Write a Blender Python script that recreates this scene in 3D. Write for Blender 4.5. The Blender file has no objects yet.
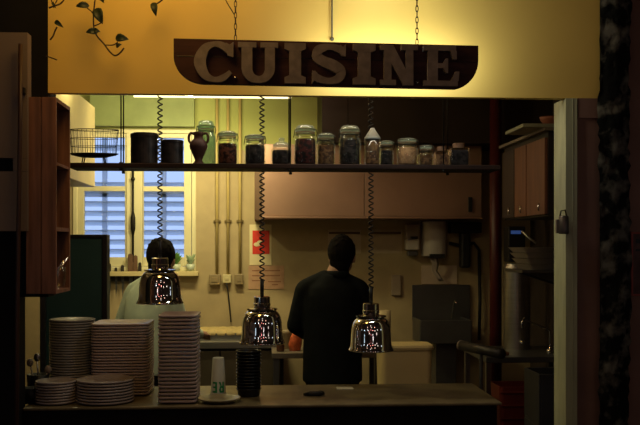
import bpy, math, random
from mathutils import Vector, Matrix
random.seed(7)
C = bpy.context.scene.collection
PI = math.pi
# ------------------------------------------------------------------ camera
F = 900.0; CX = 320.0; HY = 245.0; EYE = 1.66
TH = math.atan(58/900.0); ST, CT = math.sin(TH), math.cos(TH)
def P(px, py, Y):
    u = (px-CX)/F; v = (HY-py)/F
    t = Y/(CT-u*ST)
    return Vector((t*(ST+u*CT), Y, EYE+t*v))
def PX(px, Y): return P(px, HY, Y).x
def PZ(py, Y, px=320): return P(px, py, Y).z
cam = bpy.data.cameras.new('camera'); co = bpy.data.objects.new('camera', cam); C.objects.link(co)
cam.sensor_width = 36; cam.lens = 36*F/640; cam.shift_y = (HY-212.5)/640; cam.clip_start = 0.05
co.location = (0, 0, EYE); co.rotation_euler = (PI/2, 0, -TH)
bpy.context.scene.camera = co
vs = bpy.context.scene.view_settings
vs.view_transform = 'Standard'; vs.look = 'None'; vs.gamma = 1; vs.exposure = 0; vs.use_curve_mapping = False
# ------------------------------------------------------------------ materials
MATS = {}
def mat(name, col, rough=.6, metal=0, var=.15, scale=8, bump=0, trans=0, ior=1.45, col2=None, stretch=(1,1,1), ramp=(.35,.65), spec=.5, emit=None, es=0, alpha=1):
    if name in MATS: return MATS[name]
    m = bpy.data.materials.new(name); m.use_nodes = True
    nt = m.node_tree; b = nt.nodes['Principled BSDF']
    b.inputs['Roughness'].default_value = rough; b.inputs['Metallic'].default_value = metal
    b.inputs['Transmission Weight'].default_value = trans; b.inputs['IOR'].default_value = ior
    b.inputs['Specular IOR Level'].default_value = spec
    tc = nt.nodes.new('ShaderNodeTexCoord'); mp = nt.nodes.new('ShaderNodeMapping'); mp.inputs['Scale'].default_value = stretch
    nz = nt.nodes.new('ShaderNodeTexNoise'); nz.inputs['Scale'].default_value = scale; nz.inputs['Detail'].default_value = 5
    nt.links.new(tc.outputs['Object'], mp.inputs[0]); nt.links.new(mp.outputs[0], nz.inputs['Vector'])
    r = nt.nodes.new('ShaderNodeValToRGB'); r.color_ramp.elements[0].position, r.color_ramp.elements[1].position = ramp
    c2 = col2 or tuple(c*(1-var) for c in col)
    r.color_ramp.elements[0].color = (*c2, 1); r.color_ramp.elements[1].color = (*col, 1)
    nt.links.new(nz.outputs['Fac'], r.inputs[0]); nt.links.new(r.outputs[0], b.inputs['Base Color'])
    if bump:
        bp = nt.nodes.new('ShaderNodeBump'); bp.inputs['Strength'].default_value = bump; bp.inputs['Distance'].default_value = .01
        nt.links.new(nz.outputs['Fac'], bp.inputs['Height']); nt.links.new(bp.outputs[0], b.inputs['Normal'])
    if emit:
        b.inputs['Emission Color'].default_value = (*emit, 1); b.inputs['Emission Strength'].default_value = es
    m['ramp'] = r.name
    MATS[name] = m
    return m
def two_tone(name, low, high, zsplit, rough=.7, bump=.1):
    m = mat(name, low, rough, bump=bump, scale=5, var=.18)
    nt = m.node_tree; b = nt.nodes['Principled BSDF']; r = nt.nodes[m['ramp']]
    g = nt.nodes.new('ShaderNodeNewGeometry'); s = nt.nodes.new('ShaderNodeSeparateXYZ'); gt = nt.nodes.new('ShaderNodeMath'); gt.operation = 'GREATER_THAN'
    gt.inputs[1].default_value = zsplit
    nt.links.new(g.outputs['Position'], s.inputs[0]); nt.links.new(s.outputs['Z'], gt.inputs[0])
    mx = nt.nodes.new('ShaderNodeMix'); mx.data_type = 'RGBA'
    nt.links.new(gt.outputs[0], mx.inputs[0]); nt.links.new(r.outputs[0], mx.inputs[6]); mx.inputs[7].default_value = (*high, 1)
    nt.links.new(mx.outputs[2], b.inputs['Base Color'])
    return m
chrome = mat('chrome', (.85,.85,.87), .05, 1, var=.02)
steel = mat('brushed_steel', (.42,.41,.39), .38, 1, var=.12, scale=3, stretch=(1,1,30))
steeldark = mat('dark_steel', (.16,.16,.16), .4, .8, var=.2, scale=4)
warmsteel = mat('warm_steel_sheet', (.40,.25,.185), .40, .6, var=.18, scale=2.5)
black = mat('black_plastic', (.012,.012,.012), .45, var=.2)
blackmat = mat('black_paint', (.010,.009,.009), .75, var=.3, spec=.2)
wood = mat('brown_wood', (.25,.11,.068), .6, var=.45, scale=6, stretch=(6,6,.6), bump=.15)
dwood = mat('dark_wood', (.035,.018,.013), .6, var=.5, scale=6, stretch=(.6,6,6), bump=.15, spec=.25)
signwood = mat('sign_wood', (.075,.032,.028), .65, var=.5, scale=5, stretch=(.7,4,5), bump=.2, spec=.2)
letterm = mat('grey_letter_paint', (.27,.225,.21), .7, var=.3, scale=30, bump=.1)
cream = mat('cream_paint', (.66,.55,.28), .5, var=.12, scale=4)
creamw = mat('cream_window_paint', (.72,.66,.42), .45, var=.1, scale=4)
yellow = mat('yellow_wall_paint', (.80,.56,.13), .6, var=.10, scale=2.2, bump=.05)
jambm = mat('pale_green_paint', (.46,.48,.29), .55, var=.25, scale=5, stretch=(4,4,.7))
brownwall = mat('red_brown_plaster', (.24,.135,.10), .8, var=.25, scale=4, bump=.1)
stone = mat('mottled_stone', (.13,.125,.10), .9, scale=14, bump=1, col2=(.008,.009,.008), ramp=(.48,.66), spec=.1)
greyboard = mat('grey_brown_board', (.20,.155,.135), .8, var=.25, scale=4, stretch=(1,1,.3), spec=.2)
porc = mat('white_porcelain', (.34,.29,.28), .25, var=.05)
porc2 = mat('pinkish_porcelain', (.42,.32,.305), .35, var=.06)
chalk = mat('dark_green_board', (.036,.095,.085), .6, var=.25, scale=3)
_g1 = mat('clear_glass_base', (.93,1,.97), .03, trans=1, ior=1.45, var=.02)
_g2 = mat('green_glass_base', (.72,.95,.84), .04, trans=1, ior=1.45, var=.03)
pane = mat('window_glass', (.97,.98,1), .0, trans=1, ior=1.01, var=0)
iron = mat('dark_iron', (.02,.017,.014), .5, .6, var=.3)
paper = mat('paper', (.62,.52,.40), .8, var=.08)
white = mat('white_plastic', (.62,.56,.50), .4, var=.06)
skin = mat('skin', (.42,.24,.17), .5, var=.12, scale=12)
hair = mat('dark_hair', (.008,.006,.006), .9, var=.5, scale=60, stretch=(1,1,.3), bump=.3, spec=.1)
concrete = mat('dark_floor_tile', (.05,.045,.04), .5, var=.3, scale=5)
darkwall = mat('dark_room_plaster', (.05,.04,.035), .85, var=.3, scale=3)
counterm = mat('worn_counter_top', (.20,.16,.085), .32, var=.5, scale=7, bump=.05)
# ------------------------------------------------------------------ mesh builder
def thinglass(name, tint, diff=.06, dcol=(.7,.85,.78), refl=.25, tr=.5):
    m = bpy.data.materials.new(name); m.use_nodes = True; nt = m.node_tree; nt.nodes.clear()
    o = nt.nodes.new('ShaderNodeOutputMaterial'); t = nt.nodes.new('ShaderNodeBsdfTransparent'); t.inputs[0].default_value = (*tint,1)
    g = nt.nodes.new('ShaderNodeBsdfGlossy'); g.inputs['Roughness'].default_value = .04; g.inputs[0].default_value = (.9,.95,.92,1)
    d = nt.nodes.new('ShaderNodeBsdfDiffuse'); d.inputs[0].default_value = (*dcol,1); tl = nt.nodes.new('ShaderNodeBsdfTranslucent'); tl.inputs[0].default_value = (*dcol,1)
    a = nt.nodes.new('ShaderNodeMixShader'); b = nt.nodes.new('ShaderNodeMixShader'); c = nt.nodes.new('ShaderNodeMixShader')
    lw = nt.nodes.new('ShaderNodeLayerWeight'); lw.inputs[0].default_value = .3; ml = nt.nodes.new('ShaderNodeMath'); ml.operation = 'MULTIPLY_ADD'; ml.inputs[1].default_value = .32; ml.inputs[2].default_value = refl*.3
    c.inputs[0].default_value = tr; nt.links.new(d.outputs[0], c.inputs[1]); nt.links.new(tl.outputs[0], c.inputs[2])
    a.inputs[0].default_value = diff; nt.links.new(t.outputs[0], a.inputs[1]); nt.links.new(c.outputs[0], a.inputs[2])
    nt.links.new(lw.outputs['Facing'], ml.inputs[0]); nt.links.new(ml.outputs[0], b.inputs[0]); nt.links.new(a.outputs[0], b.inputs[1]); nt.links.new(g.outputs[0], b.inputs[2])
    nt.links.new(b.outputs[0], o.inputs[0]); return m
glass = thinglass('clear_glass', (.97,.98,.96), .0, (.75,.78,.7), .02)
lidglass = thinglass('thick_lid_glass', (.90,.95,.90), .30, (.72,.78,.70), .2)
gglass = thinglass('green_glass', (.82,.93,.85), .22, (.62,.80,.68))
shut = thinglass('pale_louvre', (.3,.33,.38), .97, (.88,.92,.97), .0, .75)
class M:
    def __init__(s): s.v = []; s.f = []
    def add(s, v, f):
        n = len(s.v); s.v += [Vector(p) for p in v]; s.f += [tuple(i+n for i in q) for q in f]; return s
    def box(s, x0, x1, y0, y1, z0, z1):
        if x0 > x1: x0, x1 = x1, x0
        if y0 > y1: y0, y1 = y1, y0
        if z0 > z1: z0, z1 = z1, z0
        return s.add([(x0,y0,z0),(x1,y0,z0),(x1,y1,z0),(x0,y1,z0),(x0,y0,z1),(x1,y0,z1),(x1,y1,z1),(x0,y1,z1)],
                     [(3,2,1,0),(4,5,6,7),(0,1,5,4),(1,2,6,5),(2,3,7,6),(3,0,4,7)])
    def pbox(s, px0, px1, py0, py1, Y0, Y1):       # a box whose front face is at depth Y0
        a = P(px0, py0, Y0); b = P(px1, py1, Y0)
        return s.box(a.x, b.x, Y0, Y1, b.z, a.z)
    def cyl(s, p0, p1, r0, r1=None, n=16, caps=True):
        p0 = Vector(p0); p1 = Vector(p1); r1 = r0 if r1 is None else r1
        d = (p1-p0).normalized(); a = d.orthogonal().normalized(); b = d.cross(a)
        v = []
        for p, r in ((p0,r0),(p1,r1)):
            for i in range(n):
                t = 2*PI*i/n; v.append(p+a*(r*math.cos(t))+b*(r*math.sin(t)))
        f = [(i,(i+1)%n,n+(i+1)%n,n+i) for i in range(n)]
        if caps: f += [tuple(range(n-1,-1,-1)), tuple(range(n,2*n))]
        return s.add(v, f)
    def lathe(s, c, prof, n=28, sx=1, sy=1, loop=False):   # profile (r, z)
        c = Vector(c); v = []; f = []
        for r, z in prof:
            for i in range(n):
                t = 2*PI*i/n; v.append(c+Vector((max(r,1e-4)*math.cos(t)*sx, max(r,1e-4)*math.sin(t)*sy, z)))
        k = len(prof)
        for j in range(k if loop else k-1):
            for i in range(n):
                f.append((j*n+i, j*n+(i+1)%n, ((j+1)%k)*n+(i+1)%n, ((j+1)%k)*n+i))
        return s.add(v, f)
    def tube(s, pts, r, n=8, closed=False):
        pts = [Vector(p) for p in pts]; k = len(pts); v = []; f = []
        up = None
        for i, p in enumerate(pts):
            d = (pts[(i+1)%k]-pts[i-1]) if closed else (pts[min(i+1,k-1)]-pts[max(i-1,0)])
            d.normalize()
            if up is None: up = d.orthogonal()
            a = (up-d*up.dot(d)).normalized(); up = a; b = d.cross(a)
            rr = r[i] if isinstance(r, (list, tuple)) else r
            for q in range(n):
                t = 2*PI*q/n; v.append(p+a*(rr*math.cos(t))+b*(rr*math.sin(t)))
        for i in range(k if closed else k-1):
            for q in range(n):
                f.append((i*n+q, i*n+(q+1)%n, ((i+1)%k)*n+(q+1)%n, ((i+1)%k)*n+q))
        if not closed: f += [tuple(range(n-1,-1,-1)), tuple(range((k-1)*n, k*n))]
        return s.add(v, f)
    def prism(s, poly, y0, y1):                    # polygon of world (x, z), extruded in y
        n = len(poly)
        v = [(x,y0,z) for x,z in poly]+[(x,y1,z) for x,z in poly]
        f = [tuple(range(n)), tuple(range(2*n-1,n-1,-1))]+[(i,n+i,n+(i+1)%n,(i+1)%n) for i in range(n)]
        return s.add(v, f)
    def sphere(s, c, r, n=16, sc=(1,1,1)):
        k = n//2+1
        c = Vector(c); v = []; f = []
        for j in range(k):
            ph = PI*j/(k-1)
            for i in range(n):
                t = 2*PI*i/n
                v.append(c+Vector((r*sc[0]*max(math.sin(ph),1e-3)*math.cos(t), r*sc[1]*max(math.sin(ph),1e-3)*math.sin(t), -r*sc[2]*math.cos(ph))))
        for j in range(k-1):
            for i in range(n): f.append((j*n+i, j*n+(i+1)%n, (j+1)*n+(i+1)%n, (j+1)*n+i))
        f += [tuple(range(n-1,-1,-1)), tuple(range((k-1)*n, k*n))]
        return s.add(v, f)
    def loft(s, rings, n=24):                      # rings of (centre, rx, ry) stacked upward
        v = []; f = []
        for c, rx, ry in rings:
            c = Vector(c)
            for i in range(n):
                t = 2*PI*i/n; v.append(c+Vector((rx*math.cos(t), ry*math.sin(t), 0)))
        for j in range(len(rings)-1):
            for i in range(n): f.append((j*n+i, j*n+(i+1)%n, (j+1)*n+(i+1)%n, (j+1)*n+i))
        f += [tuple(range(n-1,-1,-1)), tuple(range((len(rings)-1)*n, len(rings)*n))]
        return s.add(v, f)
    def capsule(s, p0, r0, p1, r1, n=16):
        s.cyl(p0, p1, r0, r1, n); s.sphere(p0, r0, n); s.sphere(p1, r1, n); return s
    def xform(s, mtx):
        s.v = [mtx @ p for p in s.v]; return s
def wloc(o):
    t = Vector((0,0,0))
    while o: t += o.location; o = o.parent
    return t
def tag(o, label=None, cat=None, group=None, kind=None):
    if label: o['label'] = label
    if cat: o['category'] = cat
    if group: o['group'] = group
    if kind: o['kind'] = kind
    return o
def build(m, name, mt, parent=None, smooth=False, bevel=0, label=None, cat=None, group=None, kind=None, remesh=0, solid=0, sub=0, smoothit=0):
    if parent is None:
        xs = [p.x for p in m.v]; ys = [p.y for p in m.v]; zs = [p.z for p in m.v]
        org = Vector(((min(xs)+max(xs))/2, (min(ys)+max(ys))/2, min(zs)))
    else: org = wloc(parent)
    me = bpy.data.meshes.new(name); me.from_pydata([tuple(p-org) for p in m.v], [], m.f); me.validate(); me.update()
    if smooth:
        me.polygons.foreach_set('use_smooth', [True]*len(me.polygons))
    o = bpy.data.objects.new(name, me); C.objects.link(o)
    if parent is None: o.location = org
    else: o.parent = parent
    me.materials.append(mt)
    if remesh:
        r = o.modifiers.new('r', 'REMESH'); r.mode = 'VOXEL'; r.voxel_size = remesh; r.use_smooth_shade = True
        if smoothit:
            q = o.modifiers.new('s', 'SMOOTH'); q.iterations = smoothit; q.factor = .5
        dg = bpy.context.evaluated_depsgraph_get(); nm = bpy.data.meshes.new_from_object(o.evaluated_get(dg)); o.modifiers.clear(); o.data = nm; nm.name = name
        if not nm.materials: nm.materials.append(mt)
    if solid:
        q = o.modifiers.new('so', 'SOLIDIFY'); q.thickness = solid; q.offset = -1
    if bevel:
        q = o.modifiers.new('b', 'BEVEL'); q.width = bevel; q.segments = 2; q.limit_method = 'ANGLE'
    if sub:
        q = o.modifiers.new('ss', 'SUBSURF'); q.levels = sub; q.render_levels = sub
    return tag(o, label, cat, group, kind)
def thing(name, label, cat, loc, group=None, kind=None):
    o = bpy.data.objects.new(name, None); C.objects.link(o); o.location = loc; o.empty_display_size = .05
    return tag(o, label, cat, group, kind)
def clone(root, loc, label, group=None):
    def cp(o, par):
        c = o.copy(); C.objects.link(c); c.parent = par
        for ch in list(o.children): cp(ch, c)
        return c
    r = cp(root, None); r.location = loc; r['label'] = label
    if group: r['group'] = group
    return r
ORD = ['topmost','second','third','fourth','fifth','sixth','seventh','eighth','ninth','tenth','eleventh','twelfth','thirteenth','fourteenth','fifteenth','sixteenth','seventeenth','eighteenth','nineteenth','twentieth','twenty-first','twenty-second','twenty-third','twenty-fourth','twenty-fifth','twenty-sixth','twenty-seventh','twenty-eighth','twenty-ninth','thirtieth']
def struct(m, name, mt, parent=None, **k):
    return build(m, name, mt, parent, kind='structure' if parent is None else None, **k)
# ------------------------------------------------------------------ setting
YW, YB = 3.9, 7.6           # front (pass) wall, kitchen back wall
XL, XR = -2.3, 2.3          # side walls
RX0, RX1, RY0 = -2.6, 2.6, -2.6
KC, RC = 3.05, 3.3          # kitchen / room ceilings
struct(M().box(RX0, RX1, RY0, YB+.2, -.1, 0), 'floor', concrete)
struct(M().box(RX0, RX1, RY0, YW, RC, RC+.1), 'ceiling', darkwall)
struct(M().box(XL, XR, YW+.046, YB, KC, KC+.1), 'ceiling_kitchen', mat('kitchen_ceiling_paint', (.30,.24,.15), .8))
struct(M().box(RX0, RX1, RY0-.1, RY0, 0, RC), 'wall_back', darkwall)
struct(M().box(RX0-.1, RX0, RY0, YW, 0, RC), 'wall_left', darkwall)
struct(M().box(RX1, RX1+.1, RY0, YW, 0, RC), 'wall_right', darkwall)
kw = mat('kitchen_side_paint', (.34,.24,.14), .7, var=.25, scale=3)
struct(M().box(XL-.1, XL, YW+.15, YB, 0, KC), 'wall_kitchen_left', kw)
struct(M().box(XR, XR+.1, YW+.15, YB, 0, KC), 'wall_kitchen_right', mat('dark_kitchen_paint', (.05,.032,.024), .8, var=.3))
zH = PZ(95.6, YW, 320)      # underside of the yellow wall over the opening
xa = PX(48, YW); xb = PX(607, YW); xj = PX(565, YW)
struct(M().box(xa, xb, YW, YW+.045, zH, RC), 'wall_front', yellow)
xl_ = PX(16,YW); zlo = PZ(296,YW)
struct(M().box(RX0, xa, YW, YW+.15, zlo, RC).box(RX0, xl_, YW, YW+.15, 0, zlo-.0005), 'wall_front_left', blackmat)
struct(M().box(PX(577,YW), RX1, YW+.005, YW+.15, 0, zH-.0005).box(xb+.001, RX1, YW+.005, YW+.15, zH, RC), 'wall_front_right', brownwall)
struct(M().box(PX(577.5,YW), PX(603,YW), YW-.006, YW+.004, PZ(115.5,YW), zH), 'trim_1', brownwall)
jm = M().box(xj, PX(576.5,YW), YW-.01, YW+.15, 0, zH-.001)
jm.box(xj+.03, xj+.034, YW-.012, YW-.01, 0, zH-.001)
struct(jm, 'door_1', jambm, bevel=.003)
zc = .95
xce = PX(499, 4.05)
struct(M().box(xl_+.001, xce-.02, YW+.11, YW+.15, 0, zc-.0145), 'wall_front_base', blackmat)
# left boards
gb = M().pbox(-12, 27.5, 32, 158, 3.72, 3.78).pbox(13, 27.5, 158.2, 171, 3.72, 3.78).pbox(-12, 27.5, 171.2, 231, 3.72, 3.78)
struct(gb, 'trim_2', greyboard)
build(M().tube([P(20.5,44,3.69), P(20,130,3.69), P(18.5,230,3.69), P(17,330,3.69), (P(16,400,3.69).x,3.69,.002)], .009), 'wall_pipe', mat('brown_pipe', (.05,.022,.016), .5), smooth=True,
      label='thin dark brown pipe running down the grey board at far left', cat='pipe')
build(M().pbox(21, 25, 87, 94, 3.695, 3.719), 'wall_hook', iron, bevel=.004, label='small black hook plate on the grey board beside brown pipe', cat='hook')
# mottled stone pillar on the right
sp = M(); n = 26; a0 = P(601.5,300,3.84).x; a1 = P(632,300,3.84).x
cols = 10; rows = 120; v = []; f = []
for j in range(rows+1):
    for i in range(cols+1):
        z = RC*j/rows; x = a0+(a1-a0)*i/cols+(random.uniform(-.005,.005))
        v.append((x+.005*math.sin(z*5), 3.84+random.uniform(-.012,.012)+(.02*abs(i-cols/2)/cols*2), z))
for j in range(rows):
    for i in range(cols): f.append((j*(cols+1)+i, j*(cols+1)+i+1, (j+1)*(cols+1)+i+1, (j+1)*(cols+1)+i))
sp.add(v, f); sp.box(a0+.015, a1-.015, 3.875, 3.899, 0, RC)
struct(sp, 'pillar', stone, smooth=True)
# poster with a red border at the right edge of the picture
xq = P(632.5,260,3.87).x
pr = thing('wall_poster', 'dark wall poster with red border at right edge beside stone pillar', 'poster', (xq+.1, 3.89, PZ(296,3.87)))
z0, z1 = PZ(296,3.87,636), PZ(232,3.87,636)
build(M().box(xq+.008, xq+.2, 3.885, 3.892, z0+.008, z1-.008), 'sheet', mat('poster_dark', (.11,.055,.045), .7, var=.5, scale=20), pr)
build(M().box(xq,xq+.008,3.882,3.893,z0,z1).box(xq+.2,xq+.208,3.882,3.893,z0,z1).box(xq+.008,xq+.2,3.882,3.893,z0,z0+.008).box(xq+.008,xq+.2,3.882,3.893,z1-.008,z1), 'border', mat('poster_red', (.32,.06,.045), .6), pr)
build(M().box(xq+.02,xq+.18,3.8835,3.8849,z1-.05,z1-.03).box(xq+.02,xq+.12,3.8835,3.8849,z1-.085,z1-.075), 'print_lines', black, pr)
# kitchen back wall with window hole
wx0, wx1 = PX(73,YB), PX(196,YB); wz0, wz1 = PZ(271,YB,135), PZ(129,YB,135)
bw = two_tone('back_wall_paint', (.43,.335,.185), (.34,.36,.11), PZ(150,YB,240), bump=.25)
struct(M().box(XL, wx0, YB, YB+.2, 0, KC).box(wx1, XR, YB, YB+.2, 0, KC).box(wx0, wx1, YB, YB+.2, 0, wz0).box(wx0, wx1, YB, YB+.2, wz1, KC), 'wall_kitchen_back', bw)
# window: frame, two casements, panes, shutters outside
wn = thing('window_1', 'cream double casement window with pale shutters outside', 'window', ((wx0+wx1)/2, YB+.05, wz0), kind='structure')
fr = M()
t = .035
fr.box(wx0, wx0+t, YB-.01, YB+.1, wz0, wz1).box(wx1-t, wx1, YB-.01, YB+.1, wz0, wz1).box(wx0+t, wx1-t, YB-.01, YB+.1, wz1-t, wz1).box(wx0+t, wx1-t, YB-.03, YB+.1, wz0, wz0+t)
fr.box(PX(126.5,YB), PX(142.5,YB), YB-.012, YB+.06, wz0+t, wz1-t)
build(fr, 'window_frame', creamw, wn, bevel=.004)
for (a, b) in ((76.5,126.5),(142.5,191.5)):
    c = M(); x0, x1 = PX(a,YB)+.002, PX(b,YB)-.002; zt, zb = wz1-t-.002, wz0+t+.002
    gl0, gl1 = (PX(84,YB), PX(126,YB)-.01) if a < 100 else (PX(143.5,YB), PX(184,YB))
    gz0, gzm0, gzm1, gz1 = PZ(257,YB), PZ(192,YB), PZ(187,YB), PZ(139,YB)
    c.box(x0, gl0, YB, YB+.05, zb, zt).box(gl1, x1, YB, YB+.05, zb, zt)
    c.box(gl0, gl1, YB, YB+.05, zb, gz0).box(gl0, gl1, YB, YB+.05, gzm0, gzm1).box(gl0, gl1, YB, YB+.05, gz1, zt)
    k = build(c, 'casement', creamw, wn, bevel=.003)
    build(M().box(gl0, gl1, YB+.022, YB+.026, gz0, gzm0).box(gl0, gl1, YB+.022, YB+.026, gzm1, gz1), 'pane', pane, k)
bl = M(); xm = PX(133.5,YB)
bl.tube([(xm,YB-.03,PZ(172,YB)),(xm,YB-.03,PZ(262,YB))], .009).tube([(xm,YB-.03,PZ(212,YB)),(xm,YB-.03,PZ(218,YB)),(xm,YB-.03,PZ(229,YB)),(xm,YB-.03,PZ(235,YB))], [.009,.02,.02,.009]).sphere((xm,YB-.03,PZ(180,YB)), .018)
build(bl, 'bolt_rod', iron, wn, smooth=True)
for (a, b) in ((76,133.4),(133.8,194)):
    s = M(); x0, x1 = PX(a,YB+.25), PX(b,YB+.25); xmid = (x0+x1)/2
    y0, y1 = YB+.24, YB+.28
    for xx in (x0, xmid-.02, x1-.04): s.box(xx, xx+.04, y0, y1, wz0-.05, wz1+.05)
    s.box(x0, x1, y0, y1, wz0-.05, wz0+.05); s.box(x0,x1,y0,y1,PZ(196,YB),PZ(190,YB))
    z = wz0+.08
    while z < wz1+.05:
        d = .03; s.add([(x0,y0-.01,z+.012),(x1,y0-.01,z+.012),(x1,y1+.01,z-.024),(x0,y1+.01,z-.024),(x0,y0-.01,z+.022),(x1,y0-.01,z+.022),(x1,y1+.01,z-.014),(x0,y1+.01,z-.014)],
                      [(3,2,1,0),(4,5,6,7),(0,1,5,4),(1,2,6,5),(2,3,7,6),(3,0,4,7)])
        z += .082 if z < PZ(192,YB) else .16
    build(s, 'shutter', shut, wn)
struct(M().box(PX(70,YB), PX(199,YB), YB-.09, YB-.002, wz0-.04, wz0-.002), 'trim_3', cream, bevel=.004)   # sill
struct(M().box(PX(90,YB-.1), PX(194,YB-.1), YB-.1, YB-.001, PZ(127.5,YB-.1), PZ(96,YB-.1)), 'trim_4', mat('green_pelmet', (.22,.26,.10), .6, var=.15))
# cream box soffit at upper left in the kitchen
xs = P(95,150,6.5).x
struct(M().box(XL+.001, xs, 4.9, 6.5, PZ(187,6.5,95), PZ(107.5,6.5,95)), 'trim_5', cream, bevel=.004)
# ------------------------------------------------------------------ sign with letters
YS = 3.6
sg = thing('hanging_sign', 'dark wooden CUISINE sign with raised grey letters hanging on chains', 'sign', P(326, 89, YS))
def sxy(px, py): q = P(px, py, YS); return (q.x, q.z)
poly = [(173.5,38.2)]
poly += [(173.5,56)]
for i in range(1, 11):
    a = PI/2*i/10; poly.append((205-31.5*math.cos(a), 56+27.8*math.sin(a)))
poly += [(455,88.8)]
for i in range(1, 11):
    a = PI/2*i/10; poly.append((453+25.5*math.sin(a), 60+28.8*math.cos(a)))
poly += [(478.5,45.5)]
pts = [sxy(*q) for q in poly]
brd = M(); brd.prism(pts[::-1], YS, YS+.028)
build(brd, 'board', signwood, sg, bevel=.002)
gr = M()
for yy in (56,):
    a = sxy(177,yy); b = sxy(477,yy+6.2); gr.tube([(a[0],YS-.0005,a[1]),(b[0],YS-.0005,b[1])], .0012, 5)
build(gr, 'plank_seam', black, sg)
def lp(L, x0, x1, u, v):      # letter space -> sign plane
    px = x0+(x1-x0)*u; slope = .0175; top = 42.3+(px-194)*slope; bot = 82.5+(px-194)*slope
    return sxy(px, bot+(top-bot)*v)
def stroke(spine, hw):
    Ls, Rs = [], []
    for i, p in enumerate(spine):
        a = spine[max(i-1,0)]; b = spine[min(i+1,len(spine)-1)]
        d = Vector((b[0]-a[0], b[1]-a[1])).normalized(); nrm = Vector((-d.y, d.x)); w = hw[i]
        Ls.append((p[0]+nrm.x*w, p[1]+nrm.y*w)); Rs.append((p[0]-nrm.x*w, p[1]-nrm.y*w))
    return Ls, Rs
def smoothpoly(c, k=6):
    out = []
    for i in range(len(c)-1):
        p0, p1, p2, p3 = c[max(i-1,0)], c[i], c[i+1], c[min(i+2,len(c)-1)]
        for j in range(k):
            t = j/k
            out.append(tuple(.5*((2*p1[q])+(-p0[q]+p2[q])*t+(2*p0[q]-5*p1[q]+4*p2[q]-p3[q])*t*t+(-p0[q]+3*p1[q]-3*p2[q]+p3[q])*t**3) for q in range(len(p1))))
    out.append(c[-1]); return out
def letter(ch, x0, x1):
    m = M(); yy_ = [YS-.022, YS+.004]
    def step(): yy_[0] -= .00025; return yy_[0], yy_[1]
    def rect(u0, u1, v0, v1): m.prism([lp(ch,x0,x1,u0,v0), lp(ch,x0,x1,u1,v0), lp(ch,x0,x1,u1,v1), lp(ch,x0,x1,u0,v1)], *step())
    def pol(pp): m.prism([lp(ch,x0,x1,u,v) for u,v in pp], *step())
    def strk(c):
        c = smoothpoly(c); L, R = stroke([(q[0],q[1]) for q in c], [q[2] for q in c])
        for i in range(len(L)-1):
            m.prism([lp(ch,x0,x1,u,v) for u,v in (R[i], R[i+1], L[i+1], L[i])], yy_[0]-.0003, yy_[1])
        step(); step()
    if ch == 'I':
        rect(.22,.78,.0,1); pol([(0,0),(1,0),(1,.15),(.78,.2),(.22,.2),(0,.15)]); pol([(0,.85),(.22,.8),(.78,.8),(1,.85),(1,1),(0,1)])
    if ch == 'U':
        rect(.09,.36,.34,1); rect(.67,.92,.34,1); rect(0,.46,.87,1); rect(.56,1.0,.87,1)
        strk([(.225,.42,.135),(.24,.27,.13),(.34,.13,.11),(.52,.08,.085),(.68,.13,.10),(.78,.27,.12),(.795,.42,.125)])
    if ch == 'C':
        strk([(.93,.68,.05),(.86,.80,.09),(.70,.91,.085),(.50,.935,.065),(.28,.82,.11),(.155,.5,.15),(.28,.18,.11),(.5,.065,.065),(.72,.1,.08),(.92,.26,.05)])
        pol([(.80,.98),(.84,.66),(.99,.62),(.99,1.0),(.9,.93)])
    if ch == 'S':
        strk([(.90,.72,.05),(.78,.86,.09),(.5,.92,.075),(.22,.84,.12),(.17,.68,.13),(.34,.56,.13),(.62,.46,.14),(.82,.32,.13),(.76,.15,.11),(.5,.075,.075),(.2,.14,.09),(.07,.30,.05)])
        pol([(.80,.98),(.82,.72),(.95,.68),(.96,1.0),(.88,.92)]); pol([(.03,0),(.10,.08),(.2,.02),(.17,.28),(.04,.33)])
    if ch == 'N':
        rect(.1,.30,.0,.9); rect(.68,.88,.04,1); pol([(0,1),(0,.86),(.1,.86),(.62,.0),(.88,.0),(.88,.04),(.34,1)])
        rect(0,.42,0,.13); rect(.56,1.0,.87,1)
    if ch == 'E':
        rect(.12,.40,0,1); rect(0,.4,0,.13); rect(0,.4,.87,1); rect(.4,.9,.87,1); rect(.4,.95,0,.13); rect(.4,.62,.44,.56)
        pol([(.74,.87),(.82,.66),(.92,.66),(.92,.87)]); pol([(.76,.13),(.97,.13),(.99,.36),(.88,.36)]); pol([(.54,.56),(.62,.68),(.68,.68),(.68,.32),(.62,.32),(.54,.44)])
    return build(m, 'letter', letterm, sg)
for ch, a, b in (('C',194,234),('U',238,278),('I',284.5,305.5),('S',310.5,347),('I',352.5,375),('N',379.5,417),('E',422.5,458.5)): letter(ch, a, b)
for (px, py) in ((235.3,78),(417,82.2)):
    q = P(px,py,YS-.004); build(M().sphere(q, .0065, 10), 'bolt', chrome, sg, smooth=True)
def chain(px, pyb, label, extra=None):
    m = M(); q = P(px, pyb, YS+.014); z = q.z; i = 0
    while z < RC-.02:
        L = .028; pts = []
        for k in range(14):
            a = 2*PI*k/14; u = .005*math.cos(a); w = .5*L*math.sin(a)
            pts.append((q.x+(u if i%2==0 else u*.3), YS+.014+(0 if i%2==0 else u), z+L/2-.004+w))
        m.tube(pts, .0017, 6, closed=True); z += L-.0055; i += 1
    if extra: m.tube(extra, .0022, 6)
    return build(m, 'hanging_chain', mat('rusty_chain', (.10,.065,.04), .5, .7, var=.4, scale=40), smooth=True, label=label, cat='chain', group='sign chains')
chain(235.5, 40.3, 'rusty chain holding the sign above the letter C', [P(224,-3,YS+.014), P(229,6,YS+.014), P(234.6,15,YS+.014)])
chain(417, 44.5, 'rusty chain holding the sign above the letter N')
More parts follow.
